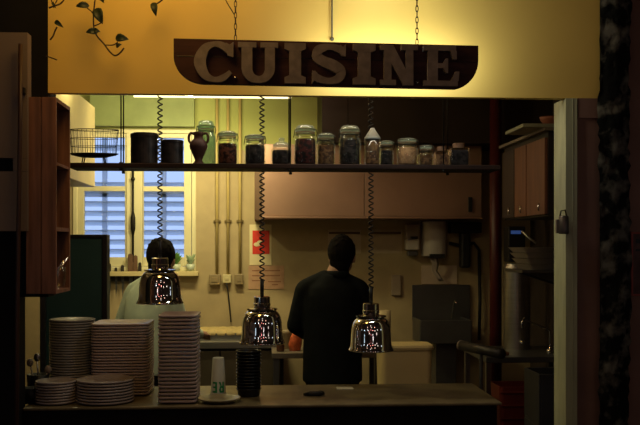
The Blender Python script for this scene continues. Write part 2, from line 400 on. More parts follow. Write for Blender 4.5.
build(M().tube([P(332,-80,YW-.012), P(332,38,YW-.012)], .0035).sphere(P(332,39,YW-.012), .009, 10), 'pull_cord', mat('cord_grey', (.08,.07,.04), .6), smooth=True,
      label='thin vertical cord with small bright end hanging before yellow wall', cat='cord')
# ------------------------------------------------------------------ vines
leafm = mat('dark_green_leaf', (.025,.04,.018), .5, var=.4, scale=20)
stemm = mat('brown_vine_stem', (.06,.035,.018), .7)
def leaf(px, py, L, ang, parent, W=.5, fold=.25):
    c = P(px, py, 3.80); m = M(); v = []; f = []
    prof = [(0,.0),(.06,.55),(.2,.95),(.42,1),(.65,.75),(.85,.38),(1,.0)]
    for (u, w) in prof:
        for s in (-1,-.5,0,.5,1):
            hw = w*W*L*.5*s; a = Vector((u*L-.1*L, 0, hw)); v.append(a+Vector((0, -abs(s)*w*fold*L*.5-.02*math.sin(u*3), 0)))
    k = 5
    for i in range(len(prof)-1):
        for j in range(k-1): f.append((i*k+j, i*k+j+1, (i+1)*k+j+1, (i+1)*k+j))
    R = Matrix.Rotation(-ang, 3, 'Y')
    m.add([c+R@Vector(p) for p in v], f)
    return build(m, 'leaf', leafm, parent, smooth=True, solid=.0012)
def vine(label, stems, leaves):
    q = P(*stems[0][0], 3.80); t = thing('hanging_vine', label, 'vine', q, 'vines over the yellow wall')
    for st in stems: build(M().tube([P(x,y,3.80) for x,y in smoothpoly(st, 4)], .0035 if len(st) > 3 else .0025, 6), 'stem', stemm, t, smooth=True)
    for l in leaves: leaf(*l[:3], math.radians(l[3]), t, *(l[4:]))
vine('hanging vine with heart leaves trailing to a hooked tip', [[(96,-6),(94.5,4),(93.5,15),(94,28),(97,36),(104,44),(110,52),(115,55.5),(120,53),(124,48)], [(93.5,14),(91,11),(87,8)], [(94,26),(99,24),(102,22)], [(105,45),(113,45),(118,42)]],
     [(88,6,.055,185,.5), (97,10,.072,-68,.6), (97,32,.05,185,.55), (94,31,.03,-10,.7), (117,38.5,.055,-5,.62), (117,47,.025,25,.7), (100,-4,.04,-60,.6)])
vine('sparse vine twigs with one folded leaf at black pillar edge', [[(50,40),(53,36),(55,31),(57,27)], [(46,56),(52,58),(57,60)], [(49,8),(54,6),(60,4),(64,0)], [(50,-4),(52,2),(54,8)], [(54,6),(58,-2)]], [(56,22,.045,-38,.45), (53,3,.03,-60,.4)])
vine('short vine tip with one leaf hanging left of the sign', [[(168,-8),(163,-1),(158,3),(153,6)]], [(154,4,.06,-80,.5), (160,-1,.04,30,.4)])
# ------------------------------------------------------------------ wooden wall box on the left
cx0, cx1 = PX(26,3.74), PX(56,3.74)
Yc0, Yc1 = 3.74, 3.93
zt, zb = PZ(97,3.74,40), PZ(294,3.74,40)
crx = thing('wooden_wall_box', 'tall open-sided brown plank box mounted on the black pillar', 'box', ((cx0+cx1)/2, 3.82, zb))
x40 = PX(41,3.74)
build(M().box(cx0,x40-.0015,Yc0,Yc0+.016,zb,zt).box(x40+.0015,cx1,Yc0,Yc0+.016,zb,zt), 'front_planks', wood, crx, bevel=.002)
Yc1 = 3.895
# box continues beside the pillar: side open to the right
cr = cx1
xr0 = PX(48,YW)+.004
build(M().box(cx0,cx0+.014,Yc0+.016,Yc1,zb,zt), 'back_board', wood, crx)
tb = M().box(cx0+.014,cr,Yc0+.016,Yc1,zt-.016,zt).box(xr0,cr,Yc1,4.0,zt-.016,zt)
build(tb, 'top_board', wood, crx)
zsh = PZ(229,3.74,60)
build(M().box(cx0+.014,cr-.003,Yc0+.016,Yc1,zsh-.008,zsh+.008).box(xr0,cr-.003,Yc1,4.0,zsh-.008,zsh+.008), 'shelf_board', wood, crx)
zs2 = PZ(163,3.74,60)
build(M().box(cx0+.014,cr-.003,Yc0+.016,Yc1,zs2-.006,zs2+.006).box(xr0,cr-.003,Yc1,4.0,zs2-.006,zs2+.006), 'shelf_board', wood, crx)
build(M().box(cx0+.014,cr,Yc0+.016,Yc1,zb,zb+.014).box(xr0,cr,Yc1,4.0,zb,zb+.014), 'bottom_board', wood, crx)
build(M().box(xr0,cr,4.0,4.014,zb,zt), 'rear_board', wood, crx)
gx = (xr0+cr)/2+.002
gt = thing('drinking_glass', 'small clear glass standing in the lower compartment of plank box', 'glass', (cr-.032, 3.945, zb+.0145))
build(M().lathe((cr-.032,3.945,zb+.0145), [(.0,.003),(.022,.003),(.026,.05),(.027,.09),(.029,.09),(.028,.05),(.024,0),(0,0)], 20), 'bowl', glass, gt, smooth=True)
wk = M()
for k in range(5):
    a = k*.5; wk.tube([(cr-.02,3.80,zb+.02),(cr-.01,3.80+.01*k,zb+.10),(cr+.012+.004*k,3.79+.02*k,zb+.13+.006*k)], .0015, 5)
build(wk, 'wire_whisk', chrome, smooth=True, label='small wire whisk poking out of the plank box', cat='whisk')
# ------------------------------------------------------------------ jar shelf with hanger rods
Ys0, Ys1 = 4.10, 4.30
zsT = PZ(163.8, Ys0, 285); zsB = PZ(168.5, Ys0, 285)
sx0, sx1 = PX(67.5,Ys0), PX(501,Ys0)
shf = thing('hanging_shelf', 'long dark wooden shelf of jars hung on thin rods', 'shelf', ((sx0+sx1)/2, 4.2, zsB))
build(M().box(sx0,sx1,Ys0,Ys1,zsB,zsT), 'board', dwood, shf, bevel=.003)
for px, yy in ((121,4.11),(123.5,4.29),(289,4.11),(290.5,4.29),(443.5,4.11),(447.5,4.29)):
    x = PX(px,yy)
    build(M().cyl((x,yy,zsB-.012),(x,yy,KC),.0032,n=8).cyl((x,yy,zsB-.012),(x,yy,zsB-.001),.008,n=8).cyl((x,yy,zsT),(x,yy,zsT+.004),.008,n=8), 'rod', iron, shf, smooth=True)
SC = 4.2/900
def beans(cx, cy, z0, r, h, m, size=.008, sq=False):
    m.lathe((cx,cy,z0), [(0,0),(r*.93,0),(r*.97,.006),(r*.97,h-.006),(r*.85,h),(0,h)], 20)
    for i in range(110):
        a = random.uniform(0,2*PI); q = random.random()
        if q < .72: p = (cx+r*.95*math.cos(a), cy+r*.95*math.sin(a), z0+random.uniform(.006,h-.004))
        else:
            rr = r*.9*math.sqrt(random.random()); p = (cx+rr*math.cos(a), cy+rr*math.sin(a), z0+h)
        m.sphere(p, size*random.uniform(.5,.75)*.5, 6, (1,1,.8))
def contmat(name, c, c2): return mat(name, c, .8, col2=c2, scale=60, ramp=(.42,.58), spec=.15)
redbean = contmat('red_brown_beans', (.12,.04,.025), (.02,.009,.008))
darkbean = contmat('black_beans', (.025,.02,.02), (.006,.005,.005))
brownbean = contmat('brown_lentils', (.16,.085,.04), (.06,.03,.018))
tan = contmat('tan_grain', (.34,.20,.10), (.24,.13,.07))
redst = contmat('dark_red_beans', (.06,.014,.012), (.010,.008,.008))
def clip_jar(px, w, ytop, fill, cm, label, Y=4.18, gm=None, empty=False, hinge=1):
    gm = gm or glass
    s = P(px,HY,Y); z0 = zsT+.0005; sc = (P(px+1,HY,Y)-P(px,HY,Y)).length
    R = w*sc/2; H = PZ(ytop,Y,px)-z0; c = (s.x,Y,z0)
    t = thing('storage_jar', label, 'jar', c, 'storage jars on the hanging shelf')
    nb = H*.74; w_ = .003
    out = [(0,0),(R*.9,0),(R,.008),(R,nb*.84),(R*.93,nb*.93),(R*.8,nb),(R*.8,nb+.012)]
    inn = [(R*.8-w_,nb+.012),(R*.8-w_,nb),(R*.93-w_,nb*.92),(R-w_,nb*.83),(R-w_,.012),(R*.88,.005),(0,.005)]
    build(M().lathe(c, out+inn, 28), 'jar_body', gm, t, smooth=True)
    zl = nb+.016
    lid = build(M().lathe(c, [(0,zl),(R*.84,zl),(R*.88,zl+.006),(R*.86,zl+.016),(R*.74,H-.004),(R*.6,H),(0,H),(0,H-.005),(R*.58,H-.005),(R*.7,zl+.018),(R*.78,zl+.005),(0,zl+.005)], 28), 'lid', lidglass if gm is glass else gm, t, smooth=True)
    build(M().lathe(c, [(R*.78,nb+.0125),(R*.87,nb+.0125),(R*.87,nb+.0155),(R*.78,nb+.0155)], 24, loop=True), 'rubber_seal', mat('rubber', (.22,.12,.07), .7), t, smooth=True)
    wm = M(); rr = R*.86
    ring = [(c[0]+rr*math.cos(2*PI*k/24), c[1]+rr*math.sin(2*PI*k/24), z0+nb+.004) for k in range(24)]
    wm.tube(ring, .0018, 6, closed=True)
    ring = [(c[0]+R*.9*math.cos(2*PI*k/24), c[1]+R*.9*math.sin(2*PI*k/24), z0+zl+.012) for k in range(24)]
    wm.tube(ring, .0016, 6, closed=True)
    hx = c[0]+hinge*(R*.92)
    wm.tube([(hx,c[1]-.012,z0+nb-.008),(hx+.005*hinge,c[1]-.012,z0+nb+.01),(hx,c[1]-.012,z0+zl+.014)], .002, 6)
    wm.tube([(c[0]-hinge*R*.9,c[1]-.012,z0+zl+.012),(c[0]-hinge*R*1.02,c[1]-.012,z0+nb-.01)], .002, 6)
    build(wm, 'wire_clip', iron, t, smooth=True)
    if not empty:
        m = M(); beans(c[0],c[1],z0+.006,R-.005,fill*nb,m); build(m, 'contents', cm, t, smooth=True)
    return t
clip_jar(206, 19.5, 121, 0, None, 'tall empty green glass jar standing behind the brown amphora', Y=4.25, gm=gglass, empty=True)
clip_jar(227.5, 21, 131.5, .80, redbean, 'clip-top jar of red-brown beans right of the amphora')
clip_jar(255, 21.5, 135, .84, darkbean, 'squat clip-top jar of dark beans between red-bean jar and knobbed jar')
clip_jar(305.3, 23, 125.5, .84, redst, 'tall clip-top jar of dark red beans behind the letter U rod', )
bpy.data.objects[-1] if False else None
clip_jar(326, 18.5, 133.5, .80, brownbean, 'narrow clip-top jar of brown lentils between two tall jars', Y=4.22)
clip_jar(349.8, 22, 126, .90, darkbean, 'tall clip-top jar filled with black beans right of lentil jar', hinge=-1)
clip_jar(386.5, 14.5, 142, .78, darkbean, 'small narrow clip-top jar of dark beans beside pointed bottle', Y=4.2)
clip_jar(407.3, 21, 139, .86, tan, 'wide clip-top jar of tan grain with thick glass lid')
clip_jar(426, 14.5, 148, .5, brownbean, 'smallest clip-top jar, half full, right of tan grain jar', Y=4.2)
for o in list(C.objects):
    if o.get('label','').startswith('tall clip-top jar of dark red'): o['label'] = 'tall clip-top jar of dark red beans left of lentil jar'
# knobbed jar
def knob_jar():
    px, Y = 281.5, 4.18; x = PX(px,Y); z0 = zsT+.0005; sc = SC; R = 10.5*sc; H = PZ(138,Y,px)-z0
    t = thing('storage_jar', 'round jar of dark beans with a bright glass knob lid', 'jar', (x,Y,z0), 'storage jars on the hanging shelf')
    build(M().lathe((x,Y,z0), [(0,0),(R*.85,0),(R,.02),(R,H*.55),(R*.8,H*.68),(R*.78,H*.68),(R*.97-.002,H*.54),(R-.003,.02),(R*.82,.004),(0,.004)], 26), 'jar_body', glass, t, smooth=True)
    build(M().lathe((x,Y,z0), [(0,H*.69),(R*.82,H*.69),(R*.84,H*.74),(R*.5,H*.84),(R*.2,H*.86),(R*.3,H*.95),(R*.22,H),(0,H)], 26), 'lid', lidglass, t, smooth=True)
    m = M(); beans(x,Y,z0+.005,R-.005,H*.5,m); build(m, 'contents', darkbean, t, smooth=True)
knob_jar()
def pointed():
    px, Y = 372.5, 4.17; x = PX(px,Y); z0 = zsT+.0005; R = 8*SC; H = PZ(128,Y,px)-z0
    t = thing('storage_bottle', 'straight glass bottle with pointed white top, brown beans inside', 'bottle', (x,Y,z0), 'storage jars on the hanging shelf')
    build(M().lathe((x,Y,z0), [(0,0),(R*.92,0),(R,.006),(R,H*.68),(R*.97,H*.68),(R-.003,.01),(R*.9,.004),(0,.004)], 26), 'bottle_body', glass, t, smooth=True)
    m = M(); beans(x,Y,z0+.005,R-.005,H*.62,m); build(m, 'contents', brownbean, t, smooth=True)
    build(M().lathe((x,Y,z0), [(R*.9,H*.685),(R*1.02,H*.69),(R*1.0,H*.74),(R*.4,H*.93),(R*.22,H),(0,H),(0,H*.69)], 26), 'stopper', mat('white_ceramic', (.5,.55,.5), .3), t, smooth=True)
pointed()
def square_jar(px, w, ytop, cm, fill, label, lidm):
    Y = 4.19; x = PX(px,Y); z0 = zsT+.0005; h = w*SC/2; H = PZ(ytop,Y,px)-z0; nb = H*.78
    t = thing('square_jar', label, 'jar', (x,Y,z0), 'storage jars on the hanging shelf')
    b = build(M().box(x-h,x+h,Y-h,Y+h,z0,z0+nb), 'jar_body', glass, t, bevel=.004)
    me = b.data
    m = M().box(x-h*.9,x+h*.9,Y-h*.9,Y+h*.9,z0+.004,z0+.004+(nb-.01)*fill); 
    build(m, 'contents', cm, t, bevel=.003)
    build(M().cyl((x,Y,z0+nb+.0002),(x,Y,z0+H),h*.62,h*.66,20), 'lid', lidm, t, smooth=False, bevel=.002)
# make the square jars hollow shells
square_jar(441.5, 14, 147, brownbean, .8, 'small square glass jar with brown spice near right shelf rods', mat('cork', (.20,.11,.06), .8))
square_jar(458.5, 18.5, 143.5, darkbean, .95, 'square glass jar of black spice with brown lid at right end', mat('cork', (.20,.11,.06), .8))
# dark pots
potm = mat('black_mottled_tin', (.035,.028,.026), .45, .3, scale=25, col2=(.008,.007,.007), ramp=(.4,.62))
def pot(px, w, ytop, label, Y=4.19):
    x = PX(px,Y); z0 = zsT+.0005; R = w*SC/2; H = PZ(ytop,Y,px)-z0
    t = thing('storage_tin', label, 'tin', (x,Y,z0), 'black tins on the hanging shelf')
    build(M().lathe((x,Y,z0), [(0,0),(R*.97,0),(R,.004),(R,H*.86),(0,H*.86)], 30), 'body', potm, t, smooth=False)
    build(M().lathe((x,Y,z0), [(0,H*.862),(R*1.02,H*.862),(R*1.03,H*.9),(R*1.02,H*.98),(R*.96,H),(0,H)], 30), 'lid', potm, t, smooth=False)
pot(144.3, 26.5, 133.5, 'larger black storage tin right of the wire basket')
pot(172, 22, 140.5, 'smaller black storage tin beside the brown amphora')
def amphora():
    px, Y = 198.5, 4.17; x = PX(px,Y); z0 = zsT+.0005; H = PZ(132.3,Y,px)-z0; R = 9*SC
    am = mat('brown_clay', (.07,.025,.017), .6, var=.3, scale=15)
    t = thing('clay_amphora', 'small brown clay amphora with two ear handles', 'vase', (x,Y,z0))
    build(M().lathe((x,Y,z0), [(0,0),(R*.62,0),(R*.6,.006),(R*.38,H*.12),(R*.55,H*.25),(R*.95,H*.5),(R,H*.6),(R*.8,H*.72),(R*.52,H*.8),(R*.5,H*.9),(R*.66,H),(R*.56,H),(R*.42,H*.9),(R*.42,H*.8),(0,H*.78)], 28), 'body', am, t, smooth=True)
    for s in (-1,1):
        pts = [(x+s*R*a, Y, z0+H*b) for a,b in smoothpoly([(.5,.95),(.85,.97),(1.05,.86),(1.0,.72),(.78,.66)], 5)]
        build(M().tube(pts, .006, 8), 'handle', am, t, smooth=True)
amphora()
def basket():
    Y = 4.2; x = PX(94,Y); R = 25*SC*.96; z0 = zsT+.0005; zb_ = PZ(155,Y,94); zr = PZ(130,Y,94); RB = R*.97
    Rb2 = R*.9; cy = Y
    k = .36                                     # oval basket, shallow front to back
    t = thing('wire_basket', 'oval dark wire basket on feet at left end of shelf', 'basket', (x,Y,z0))
    def ring(r, z): return [(x+r*math.cos(2*PI*i/32), cy+r*k*math.sin(2*PI*i/32), z) for i in range(32)]
    m = M()
    for q in (0,.33,.66,1): m.tube(ring(Rb2+(R-Rb2)*q, zb_+(zr-zb_)*q), .0022 if q in (0,1) else .0013, 6, closed=True)
    for i in range(28):
        a = 2*PI*i/28; m.tube([(x+Rb2*math.cos(a),cy+Rb2*k*math.sin(a),zb_),(x+R*math.cos(a),cy+R*k*math.sin(a),zr)], .0011, 5)
    build(m, 'side_wires', iron, t, smooth=True)
    build(M().lathe((x,cy,zb_), [(0,-.014),(R*.5,-.012),(R*.85,-.003),(R*1.0,.004),(R*1.0,.007),(R*.8,.002),(0,-.008)], 32, 1, k), 'tray', iron, t, smooth=True)
    for (sx, sy) in ((-.4,-.5),(.4,-.5),(-.4,.5),(.4,.5)):
        build(M().tube([(x+R*sx,cy+R*k*sy,zb_-.01),(x+R*sx*1.15,cy+R*k*sy,z0+.002)], .003, 6), 'foot', iron, t, smooth=True)
basket()
# ------------------------------------------------------------------ chrome heat lamps
def heat_lamp(px, ycap, ybot, w, label, Y=4.44, coil_end=0):
    x = PX(px,Y); zbm = PZ(ybot,Y,px); H = PZ(ycap,Y,px)-zbm; R = w*(P(px+1,HY,Y)-P(px,HY,Y)).length/2
    t = thing('heat_lamp', label, 'lamp', (x,Y,zbm), 'chrome heat lamps over the pass')
    hd = H*.73
    prof = [(R,0),(R*.965,hd*.04),(R*.905,hd*.14),(R*.88,hd*.28),(R*.872,hd*.45),(R*.855,hd*.62),(R*.81,hd*.77),(R*.735,hd*.88),(R*.63,hd*.955),(R*.5,hd)]
    inner = [(r-.004, z-.003) for r,z in prof[::-1]]
    build(M().lathe((x,Y,zbm), prof+inner, 40, loop=True), 'shade', chrome, t, smooth=True)
    build(M().lathe((x,Y,zbm), [(0,hd-.002),(R*.5,hd-.002),(R*.66,hd*.985),(R*.67,hd*1.03),(R*.36,hd*1.05),(R*.34,H*.8),(R*.37,H*.81),(R*.37,H*.86),(R*.35,H*.87),(R*.35,H),(R*.3,H+.004),(0,H+.004)], 32), 'lamp_cap', chrome, t, smooth=False)
    build(M().lathe((x,Y,zbm+hd*.2), [(0,-.01),(.03,0),(.05,.03),(.045,.06),(.02,.10),(.018,hd*.75),(0,hd*.75)], 20), 'bulb', mat('frosted_bulb', (.6,.58,.55), .3), t, smooth=True)
    m = M(); z = zbm+H; m.tube([(x,Y,z),(x,Y,z+.085)], .0095, 8); z += .08
    pts = []; zt_ = KC-.03; turns = (zt_-z)/.028; N = int(turns*12)
    for i in range(N+1):
        a = 2*PI*i/12; pts.append((x+.0108*math.cos(a), Y+.0108*math.sin(a), z+(zt_-z)*i/N))
    m.tube(pts, .0037, 6)
    build(m, 'coiled_cord', black, t, smooth=True)
    build(M().lathe((x,Y,KC-.04), [(0,0),(.04,0),(.05,.015),(.05,.0399),(0,.0399)], 24), 'ceiling_rose', black, t)
heat_lamp(160, 258.5, 303, 47.5, 'chrome dome heat lamp in front of cook in white shirt')
heat_lamp(262, 297, 343, 46, 'chrome dome heat lamp left of cook in black jacket')
heat_lamp(371, 304, 350, 45.5, 'chrome dome heat lamp overlapping right side of black-jacketed cook')
# ------------------------------------------------------------------ pass counter
build(M().box(xl_+.002, xce, 3.995, 4.57, zc-.014, zc), 'pass_counter', counterm, bevel=.005, label='long worn brown pass counter running under the lamps', cat='counter')
# plates
def plate_mesh(R, sq=False, dz=.0125, ry=1):
    m = M(); n = 36 if not sq else 72
    e = dz*.60
    prof = [(0,0),(R*.66,0),(R*.70,.002),(R*.97,.0060),(R*.995,.0075),(R,.0090),(R,.0060+e),(R*.99,.0072+e),(R*.965,.0072+e),(R*.90,.0110),(R*.70,.0058),(R*.66,.0036),(0,.0036)]
    m.lathe((0,0,0), prof, n)
    if sq:
        for p in m.v:
            a = math.atan2(p.y,p.x); q = 9
            k = (abs(math.cos(a))**q+abs(math.sin(a))**q)**(-1/q); p.x *= k; p.y *= k*ry
    return m
def stack(px, Y, R, n, dz, m_, kind, where, group, sq=False, rot=0, cat='plate', ry=1):
    x = PX(px,Y); base = None
    for i in range(n):
        z = zc+.0005+i*dz; lab = f'{ORD[n-1-i]} {kind} {"of" if i==n-1 else "from the top of"} {where}'
        jx, jy = (random.uniform(-.0012,.0012), random.uniform(-.0012,.0012))
        if base is None:
            base = build(plate_mesh(R, sq, dz, ry), 'dinner_plate', m_, smooth=True, label=lab, cat=cat, group=group)
            base.location = (x+jx,Y+jy,z); base.rotation_euler.z = rot
        else:
            o = clone(base, (x+jx,Y+jy,z), lab, group); o.rotation_euler.z = rot+random.uniform(-.01,.01)
    return base
stack(72.5, 4.43, .108, 28, .0125, mat('grey_porcelain', (.30,.29,.295), .22, var=.05), 'grey plate', 'the tall narrow stack beside dark green board', 'plates in the tall left stack')
stack(123.5, 4.40, .136, 25, .0135, porc2, 'wide square plate', 'the broad square stack', 'plates in the broad square stack', sq=True)
stack(179.8, 4.16, .087, 24, .0165, porc2, 'rectangular plate', 'the tall rectangular stack', 'plates in the rectangular stack', sq=True, rot=-.02, ry=1.42)
stack(56, 4.115, .090, 8, .0125, porc, 'side plate', 'the low stack at far left', 'plates in the low left stack')
stack(105.5, 4.13, .128, 8, .0130, porc, 'soup plate', 'the low round stack before the broad stack', 'plates in the low middle stack')
# tray / plate on the counter
tp = M(); x = PX(219,4.10); R = .098
tp.lathe((x,4.10,zc+.0005), [(0,0),(R*.7,0),(R*.98,.014),(R,.016),(R,.02),(R*.95,.02),(R*.7,.006),(0,.006)], 36)
build(tp, 'serving_plate', mat('olive_plate', (.34,.30,.18), .3, var=.15), smooth=True, label='single olive plate lying on the counter before the paper cup', cat='plate')
# inverted paper cup with upside-down green letters
cxp = PX(218.3,4.30); cz = zc+.0005
cz1 = PZ(357.5,4.30,218); Hc = cz1-cz; R0, R1 = .0365, .027
cu = thing('paper_cup', 'upturned white paper cup with green letters RE upside down', 'cup', (cxp,4.30,cz))
build(M().lathe((cxp,4.30,cz), [(R0,0),(R0+.002,.002),(R0+.002,.006),(R0,.008),(R1,Hc-.002),(R1-.002,Hc),(R1-.004,Hc-.004),(0,Hc-.006),(0,Hc-.007),(R1-.003,Hc-.007),(R0-.002,.003)], 32), 'cup_body', mat('cup_paper', (.58,.60,.52), .6, var=.04), cu, smooth=True)
def cupglyph(polys, xoff):
    m = M()
    for pl in polys:
        n = len(pl); f_ = []; v_ = []
        for (u, w) in pl:
            u, w = -(u+xoff)*1.25, -w*1.2                # rotated by half a turn
            zz = .038+w; rr = R0+(R1-R0)*zz/Hc
            a = -PI/2+(u)/rr
            for d in (.0006,.0014): v_.append((cxp+(rr+d)*math.cos(a), 4.30+(rr+d)*math.sin(a), cz+zz))
        m.add(v_, [tuple(2*i+1 for i in range(n)), tuple(2*i for i in range(n-1,-1,-1))]+[(2*i,2*((i+1)%n),2*((i+1)%n)+1,2*i+1) for i in range(n)])
    build(m, 'letter', mat('cup_green', (.02,.32,.10), .5, var=.1), cu)
h = .021
cupglyph([[(0,-h),(.007,-h),(.007,h),(0,h)], [(.007,h-.007),(.0115,h-.007),(.0115,h),(.007,h)],[(.0115,h-.007),(.019,h-.007),(.017,h-.001),(.0115,h)],[(.013,.001),(.0195,.005),(.0195,h-.007),(.013,h-.007)], [(.007,-.004),(.0165,-.004),(.0185,.002),(.007,.003)], [(.009,-.004),(.0145,-.004),(.0215,-h),(.014,-h)]], -.024)
cupglyph([[(0,-h),(.007,-h),(.007,h),(0,h)], [(.007,h-.007),(.0185,h-.007),(.0185,h),(.007,h)], [(.007,-.0035),(.016,-.0035),(.016,.0035),(.007,.0035)], [(.007,-h),(.0185,-h),(.0185,-h+.007),(.007,-h+.007)]], .003)
# stack of black bowls
def bowl(): return M().lathe((0,0,0), [(0,0),(.0485,0),(.0500,.002),(.0565,.033),(.0608,.0345),(.0608,.038),(.0570,.038),(.0545,.034),(.0478,.0035),(0,.0035)], 32)
b0 = None
for i in range(13):
    z = zc+.0005+i*.0146; lab = f'{ORD[12-i]} black bowl {"of" if i==12 else "from the top of"} the black stack beside paper cup'
    if b0 is None: b0 = build(bowl(), 'stacked_bowl', mat('black_melamine', (.010,.010,.012), .3, var=.1), smooth=True, label=lab, cat='bowl', group='black bowls in the stack'); b0.location = (PX(248.8,4.25),4.25,z)
    else: clone(b0, (PX(248.8,4.25),4.25,z), lab)
# small things on the counter
x = PX(314,4.24)
sgk = M().tube([(x-.048,4.24,zc+.006),(x-.02,4.225,zc+.010),(x+.02,4.225,zc+.010),(x+.048,4.245,zc+.006)], [.006,.013,.013,.005], 10).sphere((x+.03,4.245,zc+.012), .0118, 10, (1.7,1,.9))
build(sgk, 'counter_tongs', black, smooth=True, label='small black folded tongs lying on the counter top', cat='tongs')
q = P(345,388.5,4.42)
build(M().box(q.x-.042,q.x+.042,4.40,4.47,zc+.0005,zc+.003), 'order_slip', mat('slip_paper', (.55,.52,.42), .7), label='small pale order slip lying near back of counter', cat='paper')
# dark cutlery holder lower-left
hx = PX(31,4.12)
ch = thing('cutlery_holder', 'black round cutlery holder at far left end of counter', 'holder', (hx,4.12,zc))
build(M().lathe((hx,4.12,zc+.0005), [(0,0),(.034,0),(.038,.07),(.035,.07),(.031,.004),(0,.004)], 24), 'pot', black, ch, smooth=True)
hx0 = PX(38,4.33)
build(M().lathe((hx0,4.33,zc+.0005), [(0,0),(.045,0),(.052,.10),(.048,.10),(.041,.005),(0,.005)], 24), 'utensil_pot', black, smooth=True, label='black utensil pot behind the low left plate stack', cat='pot')
horn = mat('pale_handle', (.40,.33,.26), .4)
for i, (dx, L, ax, lab, hm) in enumerate(((-.020,.15,-.35,'pale-handled spoon leaning left in the black utensil pot',horn),(.015,.17,-.12,'steel ladle standing in the black utensil pot',steel),(.026,.12,.45,'pale spatula leaning right in the black utensil pot',horn))):
    b = Vector((hx0+dx*.6, 4.33+(-.012 if i == 1 else .012), zc+.012)); d = Vector((math.sin(ax)*.55,0,math.cos(ax)))
    tpnt = b+d*L
    m = M().tube([b, tpnt], .004, 8).sphere(tpnt, .016, 10, (1,.5,1.3))
    build(m, ['spoon','ladle','spatula'][i], hm, smooth=True, label=lab, cat='utensil')
# ------------------------------------------------------------------ dark green board
yb = 5.3
bd = thing('framed_board', 'tall dark green framed board standing behind the plate stacks', 'board', (P(88,300,yb).x, yb+.05, 0))
bx0, bx1 = PX(46,yb), PX(107,yb); bz = PZ(234.5,yb,90)
build(M().box(bx0,bx1-.028,yb+.01,yb+.08,.05,bz-.02), 'panel', chalk, bd)
build(M().box(bx1-.028,bx1,yb,yb+.10,0,bz).box(bx0,bx1-.028,yb,yb+.10,bz-.02,bz).box(bx0,bx1-.028,yb,yb+.10,0,.05), 'frame', mat('board_frame', (.02,.016,.014), .5), bd, bevel=.003)
build(M().box(bx0-.03,bx0-.001,yb-.02,yb+.1,0,PZ(292,yb)), 'side_post', steeldark, bd)
# ------------------------------------------------------------------ back wall: pipes, papers, hood
pipem = mat('painted_conduit', (.50,.38,.14), .5, var=.15)
pipes = ((217,'leftmost'),(228,'middle'),(240,'rightmost'))
boxm = mat('beige_box', (.50,.40,.22), .5)
for (px, wd) in pipes:
    x = PX(px,YB-.03); yb_ = YB-.03; ze = PZ(275,yb_,px)
    t = thing('conduit_pipe', f'{wd} of three painted conduits running down the yellow wall', 'pipe', (x,yb_,ze), 'conduits on the yellow wall')
    build(M().cyl((x,yb_,ze),(x,yb_,KC),.012,n=12), 'pipe', pipem, t, smooth=True)
    for py in (221,): build(M().cyl((x,yb_,PZ(py+1.5,yb_,px)),(x,yb_,PZ(py-1.5,yb_,px)),.019,n=12).box(x-.03,x+.03,yb_+.012,yb_+.0295,PZ(py+1,yb_,px),PZ(py-1,yb_,px)), 'clamp', mat('clamp', (.18,.13,.05), .5), t)
for (a, b, y0_, y1_, lab, m_) in ((209,220.5,274.5,285,'brown junction box under the leftmost conduit',mat('box_brown',(.28,.21,.11),.5)),(222.5,231,274.5,283,'pale socket box under the middle conduit',mat('box_pale',(.62,.54,.30),.5)),(234.5,243,274,284.5,'square switch box under the rightmost conduit',mat('box_brown',(.28,.21,.11),.5))):
    q = thing('wall_socket', lab, 'socket', (P((a+b)/2,280,YB-.06).x,YB-.04,PZ(y1_,YB)), 'boxes under the conduits')
    build(M().pbox(a,b,y0_,y1_,YB-.06,YB-.001), 'housing', m_, q, bevel=.006)
    build(M().pbox(a+2.5,b-2.5,y0_+3,y1_-3,YB-.066,YB-.0601), 'faceplate', m_, q, bevel=.002)
build(M().tube([P(226.5,283,YB-.05),P(228,292,YB-.03),P(229.5,306,YB-.02),P(231,322,YB-.02)], .006, 8), 'power_cord', black, smooth=True, label='black power cable hanging from the middle socket box', cat='cable')
# red poster sheet
q = thing('notice_sheet', 'white notice sheet with a large red square on back wall', 'notice', (PX(260,YB),YB-.005,PZ(265,YB)))
build(M().pbox(249.5,271.5,224.5,265,YB-.006,YB-.002), 'sheet', mat('notice_paper', (.70,.60,.36), .7, var=.05), q)
build(M().pbox(252.5,269.5,230.5,254,YB-.009,YB-.0062), 'red_square', mat('notice_red', (.62,.035,.02), .6), q)
mm = M(); c = P(257,244.5,YB-.010); mm.sphere(c, .03, 12, (1,.05,.6)); c = P(260,242,YB-.010); mm.sphere(c, .025, 12, (1,.05,.5))
build(mm, 'pale_mark', mat('notice_paper', (.70,.60,.36), .7, var=.05), q, smooth=True)
pk = mat('pink_paper', (.50,.30,.19), .8, col2=(.40,.24,.15), scale=18)
q = thing('pinned_paper', 'pinkish landscape paper pinned below the red notice', 'paper', (PX(266,YB),YB-.005,PZ(289,YB)))
build(M().pbox(248.5,284,265.6,289,YB-.006,YB-.002), 'sheet', pk, q)
mm = M()
for (a,b,y) in ((252,262,270),(265,280,270),(252,280,275),(252,262,280),(268,281,281),(272,278,284)): mm.pbox(a,b,y,y+1.2,YB-.0072,YB-.0061)
build(mm, 'print_lines', mat('faded_print', (.30,.14,.08), .8), q)
framm = mat('pale_sheet', (.52,.42,.28), .7)
for (a,b,lab) in ((328,361,'pale framed sheet on wall behind the black-jacketed cook head'),(369.5,402,'pale framed sheet on wall left of soap dispenser')):
    q = thing('framed_sheet', lab, 'notice', (PX((a+b)/2,YB),YB-.005,PZ(253,YB)), 'framed sheets on back wall')
    build(M().pbox(a,b,229.5,253.5,YB-.008,YB-.002), 'sheet', framm, q)
    build(M().pbox(a+1,b-1,232,234,YB-.012,YB-.0082), 'bar', mat('sheet_bar', (.10,.06,.035), .6), q)
